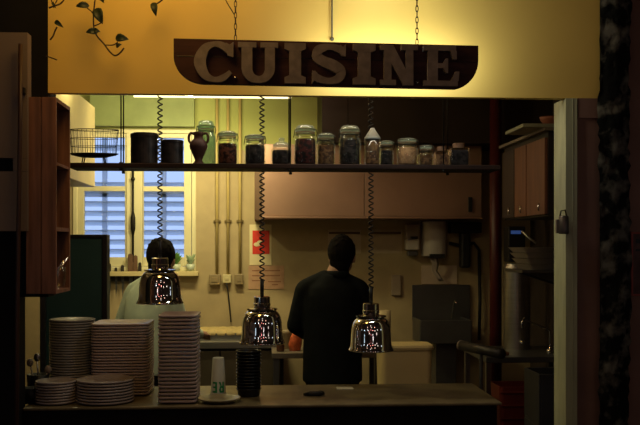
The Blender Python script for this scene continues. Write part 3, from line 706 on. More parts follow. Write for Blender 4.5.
build(M().pbox(391.5,401,275,295.5,YB-.03,YB-.001), 'switch_plate', mat('switch', (.36,.29,.21), .5), bevel=.006, label='narrow pale switch plate on wall under the soap dispenser', cat='switch')
q = thing('soap_dispenser', 'small white soap dispenser beside the paper towel dispenser', 'dispenser', (P(414,256,YB-.1).x,YB-.05,PZ(256,YB)))
build(M().pbox(406,420,224,240,YB-.10,YB-.001), 'back_plate', mat('disp_dim', (.34,.27,.21), .5), q, bevel=.01)
build(M().pbox(406.5,419.5,239,250,YB-.125,YB-.012), 'cover', white, q, bevel=.012)
build(M().pbox(411,418,236.3,238.8,YB-.13,YB-.1), 'slot', black, q)
build(M().pbox(408,418,251,256,YB-.11,YB-.03), 'lever', steeldark, q, bevel=.008)
q = thing('towel_dispenser', 'large white paper towel dispenser with a torn towel hanging', 'dispenser', (P(436,258,YB-.1).x,YB-.1,PZ(258,YB)))
yq = YB-.17
bdy = M(); xc = PX(436.5,yq); w2 = PX(448.5,yq)-xc; z0_, z1_ = PZ(256.5,yq), PZ(221,yq)
poly = []
for i in range(13):
    a = PI*i/12; poly.append((xc-w2*math.cos(a), YB-.04-.13*math.sin(a)**.6))
poly += [(xc+w2,YB-.001),(xc-w2,YB-.001)]
bdy.add([(x_,y_,z0_) for x_,y_ in poly]+[(x_,y_,z1_) for x_,y_ in poly], [tuple(range(len(poly)-1,-1,-1)), tuple(range(len(poly),2*len(poly)))]+[(i,(i+1)%len(poly),len(poly)+(i+1)%len(poly),len(poly)+i) for i in range(len(poly))])
build(bdy, 'housing', white, q, bevel=.008)
build(M().pbox(430,445,254,258,yq-.02,yq+.05), 'outlet_slot', black, q)
pts = [P(433,257,yq+.03),P(435,264,yq+.05),P(434,271,yq+.07),P(438,277,yq+.07),P(441,281,yq+.08)]
v_ = []; f_ = []
for i, p in enumerate(pts):
    for j, s in enumerate((-.03,-.01,.012,.034)): v_.append(p+Vector((s*(1-.08*i),(.012 if j%2 else -.012),0)))
for i in range(len(pts)-1):
    for j in range(3): f_.append((i*4+j,i*4+j+1,(i+1)*4+j+1,(i+1)*4+j))
build(M().add(v_,f_), 'paper_towel', mat('towel_paper', (.60,.52,.42), .9), q, smooth=True, solid=.002)
build(M().pbox(421.5,457,265.5,284,YB-.012,YB-.002), 'wall_notice', mat('notice_dim', (.62,.5,.38), .7), label='pale rectangular notice on wall behind the hanging paper towel', cat='notice')
# black things hanging right of the dispenser
q = thing('wall_dryer', 'black wall-mounted hose unit right of the towel dispenser', 'hose', (PX(463,YB-.1),YB-.08,PZ(268,YB)))
build(M().pbox(451,482,222,233,YB-.14,YB-.001), 'bracket', black, q, bevel=.01)
build(M().pbox(461,471,232,268,YB-.15,YB-.05), 'nozzle', black, q, bevel=.02)
build(M().tube([P(449,243,YB-.04),P(462,246,YB-.04),P(474,243,YB-.04),P(479,250,YB-.04),P(480,300,YB-.04),P(479,340,YB-.04)], .014, 8), 'hose', black, q, smooth=True)
# steel wall cupboard (pinkish band)
yh = 7.15
q = thing('wall_cupboard', 'long steel wall cupboard run above the hand basin', 'cupboard', (PX(372,yh),yh+.2,PZ(218,yh)))
z0_, z1_ = PZ(218.5,yh,370), PZ(144.5,yh,370)
build(M().box(PX(262,yh),PX(482,yh),yh+.02,YB-.001,z0_,z1_), 'carcass', warmsteel, q)
sx = [262,364.5,482]
for i in range(2):
    d = build(M().box(PX(sx[i],yh)+.003,PX(sx[i+1],yh)-.003,yh,yh+.019,z0_+.02,z1_-.003), 'door', warmsteel, q, bevel=.003)
    if i == 1: build(M().pbox(468.5,472.5,197,212,yh-.02,yh-.0005), 'handle', black, d, bevel=.004)
build(M().box(PX(262,yh),PX(482,yh),yh-.02,yh+.0,z0_,z0_+.017), 'bottom_lip', warmsteel, q, bevel=.002)
build(M().box(PX(254.5,yh),PX(262,yh)-.001,yh+.0,YB-.001,z0_-.01,z1_), 'end_panel', mat('brown_side', (.10,.055,.03), .6), q)
# brown duct housing above
dz0 = z1_+.002
struct(M().box(PX(322,7.0),PX(348,7.0)-.002,7.0,YB-.001,dz0,KC).box(PX(348,7.0)+.002,XR-.001,7.0,YB-.001,dz0,KC), 'trim_6', mat('brown_duct', (.026,.016,.011), .5, var=.3, scale=3))
# hand basin
q = thing('hand_basin', 'steel hand basin with splashback under the towel dispenser', 'sink', (PX(442,7.3),7.4,PZ(346,7.2)))
yk = YB-.03
build(M().pbox(412.5,470,285,320,yk,YB-.001), 'splashback', steeldark, q, bevel=.003)
zb0, zb1 = PZ(345,7.2), PZ(321,7.2)
build(M().box(PX(420,7.2),PX(472,7.2),7.2,7.22,zb0,zb1).box(PX(420,7.2),PX(420,7.2)+.02,7.22,yk-.002,zb0,zb1).box(PX(472,7.2)-.02,PX(472,7.2),7.22,yk-.002,zb0,zb1).box(PX(420,7.2)+.02,PX(472,7.2)-.02,7.22,yk-.002,zb0,zb0+.03), 'basin', steeldark, q, bevel=.006)
build(M().box(PX(436,7.3),PX(456,7.3),7.3,7.5,0,zb0-.001), 'pedestal', steeldark, q)
build(M().tube([P(452,318,7.5),P(453,306,7.48),P(454,300,7.42),P(456,303,7.36)], .008, 8), 'tap', chrome, q, smooth=True)
# ------------------------------------------------------------------ window-sill plants, knives
leafg = mat('bright_leaf', (.12,.28,.06), .5, var=.4, scale=15)
pot_g = mat('pot_glass', (.55,.62,.50), .2, var=.1)
def sill_plant(px, ytop, lab, lm, spread, seed):
    random.seed(seed); Y = YB-.05; x = PX(px,Y); z0 = wz0-.0015; H = PZ(ytop,Y,px)-z0
    t = thing('potted_plant', lab, 'plant', (x,Y,z0), 'plants on the window sill')
    build(M().lathe((x,Y,z0), [(0,0),(.028,0),(.036,.06),(.033,.06),(.026,.005),(0,.005)], 20), 'pot', pot_g, t, smooth=True)
    build(M().lathe((x,Y,z0+.048), [(0,0),(.032,0),(0,.004)], 16), 'soil', mat('soil', (.03,.02,.012), .9), t)
    m = M()
    for i in range(16):
        a = random.uniform(0,2*PI); r = random.uniform(.1,1)*spread; b = Vector((x,Y,z0+.05)); e = b+Vector((r*math.cos(a),r*.6*math.sin(a)-.01,random.uniform(.35,1)*(H-.05)))
        mid = (b+e)/2+Vector((0,0,.02)); w = Vector((-math.sin(a),math.cos(a),0))*.016
        w = Vector((.016,0,.004))
        m.add([b,mid+w,e,mid-w,mid+w*.2+Vector((0,-.006,0))], [(0,1,4),(1,2,4),(2,3,4),(3,0,4)])
    build(m, 'foliage', lm, t, solid=.001)
sill_plant(176.5, 251, 'bright green potted plant on sill beside cook head', leafg, .06, 3)
sill_plant(190.5, 253, 'pale green potted plant at right end of window sill', mat('pale_leaf', (.38,.50,.30), .5, var=.3, scale=15), .06, 5)
kz = PZ(277,YB-.03); kx0, kx1 = PX(106,YB), PX(143,YB)
build(M().box(kx0,kx1,YB-.035,YB-.001,PZ(281,YB),PZ(274,YB)), 'knife_rail', mat('rack_black', (.02,.016,.013), .5), label='dark knife rack strip mounted under the window', cat='rack')
hw = mat('knife_handle_wood', (.16,.085,.05), .5, var=.3)
names = ['leftmost','second','third','tallest','fifth','rightmost']
for i, (px, yt, w) in enumerate(((109.5,264,3),(116,268,2.6),(122.5,265.5,3.2),(130.5,254.5,4.6),(135.5,256,4),(140,263,3))):
    Yk = YB-.045; x = PX(px,Yk); ww = w*.0084/2
    lab = 'tallest wooden-handled knife on the rack under the window' if i == 3 else f'{names[i]} dark-handled knife from left on the rack under window'
    t = thing('kitchen_knife', lab, 'knife', (x,Yk,PZ(296,Yk)), 'knives on the rack')
    build(M().prism([(x-ww*1.1,PZ(274,Yk)),(x+ww*1.1,PZ(274,Yk)),(x+ww,PZ(yt,Yk)),(x,PZ(yt-1.2,Yk)),(x-ww,PZ(yt,Yk))], Yk-.012, Yk+.004), 'handle', hw if i in (3,4) else mat('knife_dark', (.03,.022,.018), .5), t, bevel=.003)
    build(M().prism([(x-ww*.9,PZ(274,Yk)-.0005),(x,PZ(298,Yk)),(x+ww*.9,PZ(285,Yk)),(x+ww*.9,PZ(274,Yk)-.0005)][::1], Yk+.002, Yk+.005), 'blade', steeldark, t)
# ------------------------------------------------------------------ cooking bench, table
yf = 6.95
q = thing('steel_bench', 'long steel kitchen bench with dark doors along the back wall', 'bench', (PX(220,yf),yf+.3,0))
zt_ = PZ(341.5,yf,240); bx0, bx1 = PX(96,yf), PX(285,yf)
build(M().box(bx0,bx1,yf,YB-.002,zt_-.055,zt_), 'worktop', steel, q, bevel=.004)
build(M().box(bx0+.01,bx1-.01,yf+.04,YB-.002,.1,zt_-.056), 'body', mat('bench_body', (.03,.025,.02), .5), q)
for i in range(6):
    a = 98+30.5*i; build(M().box(PX(a,yf)+.006,PX(a+30.5,yf)-.006,yf+.018,yf+.0395,.12,zt_-.075), 'door', mat('bench_door', (.10,.08,.055), .5, .4), q, bevel=.003)
for a in (bx0+.05, bx1-.09): build(M().box(a,a+.04,yf+.06,yf+.1,0,.0995), 'leg', steeldark, q)
yt = 7.1
tq = thing('baking_tray', 'steel tray of yellow dough sitting on the back bench', 'tray', (PX(222,yt),yt+.15,zt_))
ty0, ty1 = yt, YB-.12; tx0, tx1 = PX(196,yt), PX(246,yt)
build(M().box(tx0,tx1,ty0,ty1,zt_+.0005,zt_+.006).box(tx0,tx0+.008,ty0,ty1,zt_+.006,zt_+.05).box(tx1-.008,tx1,ty0,ty1,zt_+.006,zt_+.05).box(tx0+.008,tx1-.008,ty0,ty0+.008,zt_+.006,zt_+.05).box(tx0+.008,tx1-.008,ty1-.008,ty1,zt_+.006,zt_+.05), 'pan', steeldark, tq, bevel=.002)
m = M()
for i in range(5):
    for j in range(3):
        m.sphere((tx0+.045+(tx1-tx0-.09)*i/4, ty0+.06+(ty1-ty0-.12)*j/2, zt_+.045), .06, 10, (1.3,1.2,.5))
build(m, 'dough', mat('dough', (.60,.46,.20), .6, var=.25, scale=20), tq, smooth=True)
# small steel table in front of cook
yt = 6.55
q = thing('prep_table', 'small steel prep table in front of the black-jacketed cook', 'table', (PX(325,yt),yt+.2,0))
ztb = PZ(353,yt,300); tx0, tx1 = PX(272,yt), PX(382,yt)
build(M().box(tx0,tx1,yt,yt+.38,ztb-.04,ztb), 'table_top', mat('table_steel', (.28,.24,.19), .45, .6), q, bevel=.003)
for x in (tx0+.012, tx1-.052):
    for y in (yt+.02, yt+.33): build(M().box(x,x+.04,y,y+.04,0,ztb-.0405), 'leg', steeldark, q)
build(M().box(tx0+.02,tx1-.02,yt+.07,yt+.32,.32,.34), 'lower_shelf', steeldark, q)
def bottle(px, Y, yt_, w, m_, name, lab, cat, prof=None, base=None):
    x = PX(px,Y); z0 = (base if base is not None else ztb)+.0005; H = PZ(yt_,Y,px)-z0; R = w*Y/1800
    prof = prof or [(0,0),(1,0),(1,.7),(.55,.85),(.35,.9),(.35,1),(0,1)]
    return build(M().lathe((x,Y,z0), [(r*R,z*H) for r,z in prof], 20), name, m_, smooth=True, label=lab, cat=cat)
bag = M(); xx = PX(296.5,6.7); zz = ztb+.0005; Hb = PZ(324,6.7,297)-zz
bag.loft([((xx-.012,6.7,zz),.042,.03),((xx-.01,6.7,zz+Hb*.25),.05,.035),((xx+.0,6.7,zz+Hb*.55),.042,.03),((xx+.018,6.7,zz+Hb*.85),.025,.016),((xx+.03,6.7,zz+Hb),.035,.006)], 20)
build(bag, 'food_bag', mat('orange_bag', (.75,.15,.05), .45, var=.5, scale=25, bump=.4), smooth=True, label='crumpled orange-red bag on the prep table beside the cook', cat='bag')
bottle(280.5, 6.66, 340, 8, mat('spice_dark', (.12,.05,.03), .4), 'spice_pot', 'small dark red pot on left end of prep table', 'pot', [(0,0),(.9,0),(1,.1),(1,.85),(.85,1),(0,1)])
bottle(287, 6.83, 330, 9, mat('jar_beige', (.36,.28,.17), .4), 'storage_tub', 'beige tub with lid behind the small dark red pot', 'tub', [(0,0),(.85,0),(1,.75),(1.08,.76),(1.08,.92),(.9,1),(0,1)])
bottle(366, 6.66, 342, 13, mat('pink_tub', (.40,.20,.16), .5), 'sauce_tub', 'pinkish tub on prep table just below right heat lamp', 'tub', [(0,0),(.85,0),(1,.9),(1.05,.9),(1.05,1),(0,1)])
rl = P(385,317,6.72)
rz = ztb+.0005
build(M().lathe((rl.x,6.78,rz), [(.016,0),(.052,0),(.052,.29),(.016,.29)], 24, loop=True), 'paper_roll', mat('roll_paper', (.55,.44,.26), .8), smooth=True, label='beige paper roll standing behind the right heat lamp', cat='roll')
# cream bin
yb2 = 5.55
bxm = mat('cream_bin', (.72,.58,.28), .5, var=.12, scale=3)
x0, x1 = PX(379.5,yb2), PX(434.5,yb2); zt2 = PZ(346,yb2,407); D = .26
bn = thing('plastic_bin', 'cream plastic bin with rolled rim right of the cook', 'bin', ((x0+x1)/2, yb2+D/2, 0))
def rr_(x0, x1, y0, y1, r, z, n=6):
    out = []
    for (cx_, cy_, a0) in ((x1-r,y1-r,0),(x0+r,y1-r,PI/2),(x0+r,y0+r,PI),(x1-r,y0+r,3*PI/2)):
        for i in range(n+1):
            a = a0+PI/2*i/n; out.append((cx_+r*math.cos(a), cy_+r*math.sin(a), z))
    return out
def rbox(levels):
    m = M(); v = []; f = []; k = None
    for l in levels: p = rr_(*l); k = len(p); v += p
    for j in range(len(levels)-1):
        for i in range(k): f.append((j*k+i, j*k+(i+1)%k, (j+1)*k+(i+1)%k, (j+1)*k+i))
    f += [tuple(range(k-1,-1,-1)), tuple(range((len(levels)-1)*k, len(levels)*k))]
    return m.add(v, f)
e = .03
build(rbox([(x0+e,x1-e,yb2+e,yb2+D-e,.03,0),(x0+.008,x1-.008,yb2+.008,yb2+D-.008,.04,zt2-.03),(x0+.014,x1-.014,yb2+.014,yb2+D-.014,.036,zt2-.03),(x0+e+.008,x1-e-.008,yb2+e+.008,yb2+D-e-.008,.025,.01)]), 'tub', bxm, bn, smooth=False)
build(rbox([(x0+.0145,x1-.0145,yb2+.0145,yb2+D-.0145,.036,zt2-.028),(x0,x1,yb2,yb2+D,.045,zt2-.028),(x0-.004,x1+.004,yb2-.004,yb2+D+.004,.048,zt2-.012),(x0+.002,x1-.002,yb2+.002,yb2+D-.002,.045,zt2),(x0+.015,x1-.015,yb2+.015,yb2+D-.015,.036,zt2-.004)][:5]), 'rim', bxm, bn)
ro = bn.children[1].data
import bmesh
bmm = bmesh.new(); bmm.from_mesh(ro); bmesh.ops.delete(bmm, geom=[f for f in bmm.faces if len(f.verts) > 4], context='FACES_ONLY'); bmm.to_mesh(ro); bmm.free()
# ------------------------------------------------------------------ right-hand kitchen
cxf = P(545,180,5.0).x
redwood = mat('red_brown_doors', (.20,.085,.05), .5, var=.3, scale=5, stretch=(4,4,.6))
z0_, z1_ = 1.825, 2.305
q = thing('wall_cabinet', 'reddish wooden wall cabinet along the right kitchen wall', 'cabinet', (cxf+.2,5.45,z0_))
build(M().box(cxf+.02,XR-.4,5.0,5.92,z0_,z1_), 'carcass', mat('cab_dark', (.018,.014,.013), .6), q)
yy = [5.005,5.37,5.63,5.915]
for i in range(3):
    d = build(M().box(cxf,cxf+.019,yy[i]+.006,yy[i+1]-.012,z0_+.01,z1_-.035), 'door', redwood if i < 2 else mat('cab_opening_shade', (.03,.02,.017), .5), q, bevel=.003)  # farthest panel is coloured dark for the shade inside an open compartment
    build(M().cyl((cxf-.02,yy[i]+.05,z0_+.03),(cxf-.02,yy[i]+.05,z0_+.075),.006,n=10), 'handle', chrome, d, smooth=True)
build(M().box(cxf-.012,XR-.4,4.97,5.95,z1_+.001,z1_+.018), 'cornice', mat('cornice_grey', (.20,.17,.13), .5), q)
build(M().box(PX(524,4.96),PX(562,4.96)+.02,4.98,5.35,z1_+.019,z1_+.04), 'folded_sheet', mat('sheet_green', (.30,.31,.22), .7), bevel=.004, label='folded pale green sheet on top of the right wall cabinet', cat='sheet')
x = PX(550,5.12); 
build(M().lathe((x,5.12,z1_+.0405), [(0,0),(.03,0),(.055,.04),(.06,.055),(.056,.055),(.028,.006),(0,.006)], 24), 'clay_bowl', mat('red_clay', (.30,.10,.06), .6), smooth=True, label='small reddish bowl on the sheet above right wall cabinet', cat='bowl')
# red pipe
x = PX(494,6.95)
build(M().cyl((x,6.9,0.001),(x,6.9,KC-.001),.046,n=20), 'red_pipe', mat('red_pipe', (.07,.008,.008), .4, var=.2), smooth=True, label='thick dark red vertical pipe right of the steel wall cupboard', cat='pipe')
# steel sink table at right
ytb = 6.1; zt3 = PZ(357,ytb,520); tx0, tx1 = PX(486,ytb), XR-.06
q = thing('sink_table', 'dark steel sink table along the right kitchen side', 'table', ((tx0+tx1)/2,ytb+.35,0))
build(M().box(tx0,tx1,ytb,6.8,zt3-.04,zt3), 'table_top', steeldark, q, bevel=.004)
for x in (tx0+.005, tx1-.05):
    for y in (ytb+.01, 6.75): build(M().box(x,x+.035,y,y+.035,0,zt3-.0405), 'leg', steel, q)
build(M().tube([P(550,350,6.3),P(550,331,6.3),P(545,328,6.28),P(523.5,319,6.22),P(522.3,322,6.21),P(522.3,328,6.21)], .0085, 10).cyl((P(550,345,6.3).x,6.3,zt3),(P(550,345,6.3).x,6.3,zt3+.03),.025), 'faucet', chrome, q, smooth=True)
x = PX(517,6.62)
q = thing('steel_urn', 'tall cylindrical steel urn standing on the sink table', 'urn', (x,6.62,zt3))
hU = PZ(262,6.62,517)-zt3; R = .098
build(M().lathe((x,6.62,zt3+.0005), [(0,0),(R,0),(R,hU*.9),(R*1.03,hU*.9),(R*1.03,hU*.93),(R*.9,hU*.98),(0,hU)], 36), 'body', steel, q, smooth=False)
build(M().cyl((x+.0,6.62-R-.001,zt3+.06),(x+.0,6.62-R-.05,zt3+.06),.012,n=12), 'tap', chrome, q, smooth=True)
# roll at the left end of the sink table
p0 = P(461.5,345.5,6.02); zr_ = p0.z
q = thing('pipe_section', 'dark hollow tube with a bright open end before the sink table', 'tube', (p0.x,p0.y,0))
p1 = Vector((p0.x+.17,5.62,zr_-.01))
build(M().tube([p0,(p0+p1)/2,p1], .033, 20), 'tube', mat('tube_dark', (.03,.026,.023), .45), q, smooth=True)
build(M().lathe((0,0,0), [(.024,-.004),(.036,-.004),(.036,.006),(.024,.006)], 24, loop=True).xform(Matrix.Translation(p0)@((p0-p1).to_track_quat('Z','Y').to_matrix().to_4x4())), 'end_ring', mat('ring_pale', (.30,.24,.19), .4), q, smooth=True)
pm = (p0+p1)/2
build(M().cyl((pm.x,pm.y,0),(pm.x,pm.y,zr_-.03),.012), 'stand_post', steeldark, q)
build(M().cyl((pm.x,pm.y,0.0005),(pm.x,pm.y,.02),.12,n=24), 'stand_base', steeldark, q)
# cloth on table
x = PX(501,6.2)
build(M().loft([((x,6.22,zt3+.0005),.06,.05),((x,6.22,zt3+.018),.063,.05),((x-.01,6.22,zt3+.03),.04,.03)], 16), 'folded_cloth', mat('orange_cloth', (.42,.20,.10), .9, var=.4, scale=30), smooth=True, label='small folded orange cloth on left corner of sink table', cat='cloth')
# red bin, grey crate
yr = 5.75
q = thing('red_crate', 'tall ribbed red bin on the floor before the sink table', 'bin', (PX(520,yr),yr+.12,0))
zr0 = PZ(387,yr,520); x0, x1 = PX(500,yr), PX(541,yr); redm = mat('red_plastic', (.15,.017,.009), .5, var=.15)
build(rbox([(x0+.02,x1-.02,yr+.02,yr+.24,.02,0.0005),(x0,x1,yr,yr+.26,.03,zr0),(x0+.008,x1-.008,yr+.008,yr+.252,.025,zr0),(x0+.03,x1-.03,yr+.03,yr+.23,.02,.012)]), 'tub', redm, q)
for k in range(4):
    zk = zr0-.03-.085*k; e = .02*(1-zk/zr0)
    build(M().box(x0+e-.003,x1-e+.003,yr+e-.008,yr+e-.0005,zk-.012,zk), 'rib', redm, q, bevel=.003)
yg = 5.15
q = thing('grey_crate', 'dark grey crate stack on the floor against the pale green post', 'crate', (PX(550,yg),yg+.15,0))
zg = PZ(374,yg,550); x0 = PX(539,yg); x1 = x0+.42
for k in range(3):
    a = zg*k/3+.0005; b = zg*(k+1)/3-.001
    build(M().box(x0,x1,yg,yg+.3,a,a+.012).box(x0,x0+.012,yg,yg+.3,a+.012,b).box(x1-.012,x1,yg,yg+.3,a+.012,b).box(x0+.012,x1-.012,yg,yg+.012,a+.012,b).box(x0+.012,x1-.012,yg+.288,yg+.3,a+.012,b), 'crate_tier', mat('grey_plastic', (.035,.036,.038), .5), q, bevel=.004)
# wall shelf with trays on the right
ysh = 5.6
q = thing('bracket_shelf', 'narrow steel bracket shelf holding trays on the right', 'shelf', (PX(540,ysh),ysh+.15,PZ(276,ysh)))
zs0 = PZ(270,ysh,540); xs0 = PX(522,ysh)
build(M().box(xs0,XR-.001,ysh,ysh+.4,zs0-.02,zs0), 'board', steeldark, q, bevel=.003)
for y in (ysh+.05, ysh+.33): build(M().prism([(xs0+.05,zs0-.021),(XR-.001,zs0-.021),(XR-.001,zs0-.22)], y, y+.02), 'bracket', steeldark, q)
for k in range(4):
    z = zs0+.0005+.036*k; a = PX(529,ysh)-.012*k; b = a+.42
    m = M()
    A = rr_(a+.03,b-.03,ysh+.04,ysh+.36,.02,z,3); B = rr_(a,b,ysh+.01,ysh+.39,.03,z+.034,3); B2 = rr_(a+.004,b-.004,ysh+.014,ysh+.386,.03,z+.034,3); A2 = rr_(a+.034,b-.034,ysh+.044,ysh+.356,.02,z+.004,3)
    kk = len(A); m.add(A+B+B2+A2, [(j*kk+i, j*kk+(i+1)%kk, (j+1)*kk+(i+1)%kk, (j+1)*kk+i) for j in range(3) for i in range(kk)]+[tuple(range(kk-1,-1,-1)), tuple(range(3*kk,4*kk))])
    build(m, 'steel_tray', mat('tray_steel', (.55,.5,.45), .4, .6), label=f'{ORD[3-k]} steel tray {"of" if k==3 else "from the top of"} the tray pile on bracket shelf', cat='tray', group='trays on the bracket shelf')
p = P(515,245,ysh+.1)
q = thing('hand_blender', 'black device with thin blue highlight above the steel urn', 'device', (P(514,262,6.45).x,6.4,PZ(261,6.4)))
xd = PX(515,6.6)
zt4 = zt3+.0005+hU+.001
q.location = (xd,6.6,zt4)
build(M().box(xd-.07,xd+.06,6.53,6.67,zt4,PZ(226,6.53)), 'housing', black, q, bevel=.01)
build(M().pbox(511,521,230.5,234,6.525,6.5295), 'highlight_strip', mat('blue_highlight', (.05,.1,.25), .3, emit=(.10,.22,.7), es=.15), q)  # emissive strip stands in for a blue highlight, no lit screen
build(M().tube([P(522,231,5.75),P(528,237,5.72),P(536,243,5.68)], .008, 8), 'long_ladle', steel, smooth=True, label='slanted pale steel ladle resting above the tray pile', cat='ladle')
# latch on the jamb
q = thing('door_latch', 'grey metal latch box on the pale green door post', 'latch', (PX(563,3.85),3.87,PZ(234,3.85)))
build(M().lathe((PX(563.5,3.87),3.868,PZ(234,3.87,563)), [(0,0),(.02,0),(.022,.004),(.022,.075),(.018,.08),(0,.08)], 20), 'barrel', mat('latch_grey', (.16,.14,.12), .4, .7), q, smooth=True)
build(M().box(PX(556.5,3.87),PX(560,3.87),3.868,3.888,PZ(233,3.87),PZ(219,3.87)), 'plate', mat('latch_grey', (.16,.14,.12), .4, .7), q, bevel=.002)
build(M().tube([P(560,216,3.868),P(561,211,3.866),P(565,210,3.866),P(566.5,216,3.868)], .0035, 8), 'shackle', iron, q, smooth=True)
# ------------------------------------------------------------------ people
def rotz(p, c, a):
    d = Vector(p)-Vector((c[0],c[1],0)); ca, sa = math.cos(a), math.sin(a)
    return Vector((c[0]+d.x*ca-d.y*sa, c[1]+d.x*sa+d.y*ca, d.z))
def person(loc, H, yaw, headyaw, lean, label, jm, tm, hm, elbows, hands, headoff=(0,0), shoulder=.205, hem=.80, strap=False, skirt=None):
    """faces +Y when yaw is 0; loc is the point on the floor between the feet"""
    s = H/1.75; X, Y, _ = loc
    t = thing('person', label, 'person', loc)
    T = Matrix.Translation((X,Y,0)) @ Matrix.Rotation(yaw,4,'Z') @ Matrix.Scale(s,4)
    def sh(z): return lean*max(0,z-.95)          # forward lean above the hip
    hx, hy = headoff; hc = Vector((hx, sh(1.62)+hy+.02, 1.588))
    RH = Matrix.Translation(hc) @ Matrix.Rotation(headyaw,4,'Z')
    body = M()
    # head: skull, jaw, nose, ears, neck
    HS = 1.1
    hd = M().sphere((0,-.012,.015), .1, 20, (.76,.95,1.06)).sphere((0,.022,-.055), .07, 18, (.82,.95,.95)).sphere((0,.05,-.085), .036, 14, (1,.9,.7))
    hd.loft([((0,.094,-.03),.017,.016),((0,.092,-.01),.012,.012),((0,.085,.02),.008,.008)], 12)
    for sx in (-1,1): hd.sphere((sx*.078,-.01,-.018), .03, 12, (.38,.7,1.1)); hd.sphere((sx*.031,.079,.008), .012, 10, (1.2,.7,.8))
    hd.sphere((0,.082,-.062), .02, 12, (1.3,.5,.35)).sphere((0,.084,.026), .03, 12, (1.6,.4,.35))
    hd.xform(Matrix.Scale(HS,4)); hd.xform(RH); body.add(hd.v, hd.f)
    body.capsule((0,sh(1.42),1.42),.062,(hx*.8,sh(1.55)+hy*.8,1.56),.055)
    body.loft([((0,sh(.9),.86),.15,.10),((0,sh(1.0),1.0),.145,.095),((0,sh(1.15),1.15),.15,.10),((0,sh(1.28),1.28),.165,.105),((0,sh(1.36),1.36),.13,.085),((0,sh(1.43),1.43),.06,.06)])
    shl = []
    for i, sx in enumerate((-1,1)):
        a = Vector((sx*(shoulder-.04),sh(1.36),1.355)); b = Vector(elbows[i]); c = Vector(hands[i])
        body.capsule(a,.042,b,.036); body.capsule(b,.038,c,.026)
        d = (c-b).normalized(); pal = c+d*.045
        body.capsule(c,.024,pal,.03,12)
        side = d.cross(Vector((0,0,1))).normalized()
        for k in range(4):
            off = side*((k-1.5)*.017); L = (.030,.036,.034,.026)[k]
            r0 = pal+off+d*.012; k1 = r0+d*L+Vector((0,0,-.010)); k2 = k1+d*L*.5+Vector((0,0,-.024))
            body.capsule(r0,.0085,k1,.008,8); body.capsule(k1,.008,k2,.007,8)
        th0 = c+d*.02-side*sx*(-.02); th1 = th0-side*sx*(-.018)+d*.022; th2 = th1+d*.026+Vector((0,0,-.008))
        body.capsule(th0,.0105,th1,.0095,8); body.capsule(th1,.0095,th2,.008,8)
        shl.append((a,b,c,d))
    for sx in (-1,1):
        body.capsule((sx*.09,0,.88),.082,(sx*.1,.012,.48),.052); body.capsule((sx*.1,.012,.48),.052,(sx*.105,-.02,.09),.036)
        body.capsule((sx*.105,-.03,.06),.036,(sx*.115,.13,.035),.03)
    body.xform(T); build(body, 'body', skin, t, remesh=.009, smoothit=3)
    # hair
    hr = M().sphere((0,-.022,.026), .105, 22, (.86,.95,1.02)).sphere((0,-.055,-.04), .072, 16, (.98,.65,1.0)).sphere((0,-.045,-.085), .05, 14, (1.1,.7,1))
    hr.sphere((-.062,-.005,.01), .034, 12, (.6,1,1.2)).sphere((.062,-.005,.01), .034, 12, (.6,1,1.2))
    for k in range(60):
        a = random.uniform(0,2*PI); ph = random.uniform(0,1.25)
        hr.sphere((.087*math.sin(ph)*math.cos(a),-.022+.1*math.sin(ph)*math.sin(a)-.0,.026+.107*math.cos(ph)), random.uniform(.006,.010), 8)
    # keep the face clear
    hr2 = M().add([p if p.y < .06 else Vector((p.x,.06+(p.y-.06)*.1,max(p.z,.05))) for p in hr.v], hr.f)
    hr2.xform(Matrix.Scale(HS,4)); hr2.xform(RH); hr2.xform(T); build(hr2, 'hair', hm, t, remesh=.006, smoothit=5)
    # jacket
    jk = M()
    w = shoulder-.205
    jk.loft([((0,sh(hem)-.0,hem),.19+w,.135),((0,sh(.95),.95),.185+w,.13),((0,sh(1.1),1.1),.18+w,.13),((0,sh(1.22),1.22),.19+w,.135),((0,sh(1.31),1.31),.195+w,.128),((0,sh(1.37),1.37),.175+w,.115),((0,sh(1.42),1.42),.13,.095),((0,sh(1.46),1.46),.085,.078)])
    for sx in (-1,1): jk.capsule((sx*.05,sh(1.44),1.435),.055,(sx*(shoulder-.04),sh(1.36),1.365),.062)
    for (sx_,(a,b,c,d)) in zip((-.012,.012),shl): jk.capsule(a+Vector((sx_,0,-.01)),.066,b,.056); jk.capsule(b,.056,c-d*.05,.043)
    if skirt: jk.loft([((0,0,skirt),.19,.15),((0,0,hem+.05),.185,.135)])
    jk.xform(T); jo = build(jk, 'jacket', jm, t, remesh=.012, smoothit=5)
    cl = M(); n = 28; v = []; f = []
    for j, (z, r) in enumerate(((1.44,.092),(1.482,.078),(1.484,.072),(1.445,.084))):
        for i in range(n):
            a = 2*PI*i/n; v.append((r*math.cos(a)+hx*.5, sh(z)+hy*.5+r*1.02*math.sin(a), z-.014*(1 if math.sin(a)>.8 else 0)))
    for j in range(4):
        for i in range(n): f.append((j*n+i,j*n+(i+1)%n,((j+1)%4)*n+(i+1)%n,((j+1)%4)*n+i))
    cl.add(v,f); cl.xform(T); build(cl, 'collar', jm if not strap else mat('apron_strap', (.02,.02,.02), .7), t, smooth=True)
    tr = M(); tr.loft([((0,0,.80),.165,.115),((0,0,.9),.17,.12),((0,0,.97),.165,.115)])
    for sx in (-1,1): tr.capsule((sx*.088,0,.85),.098,(sx*.1,.012,.48),.072); tr.cyl((sx*.1,.012,.48),(sx*.105,-.02,.10),.072,.062)
    tr.xform(T); build(tr, 'trousers', tm, t, remesh=.012, smoothit=4)
    for sx in (-1,1):
        so = M().capsule((sx*.105,-.03,.055),.048,(sx*.118,.12,.045),.044).sphere((sx*.105,-.02,.10),.05)
        so.v = [Vector((p.x,p.y,max(p.z,.001/s))) for p in so.v]
        so.xform(T); build(so, 'shoe', black, t, remesh=.009, smoothit=2)
    return t
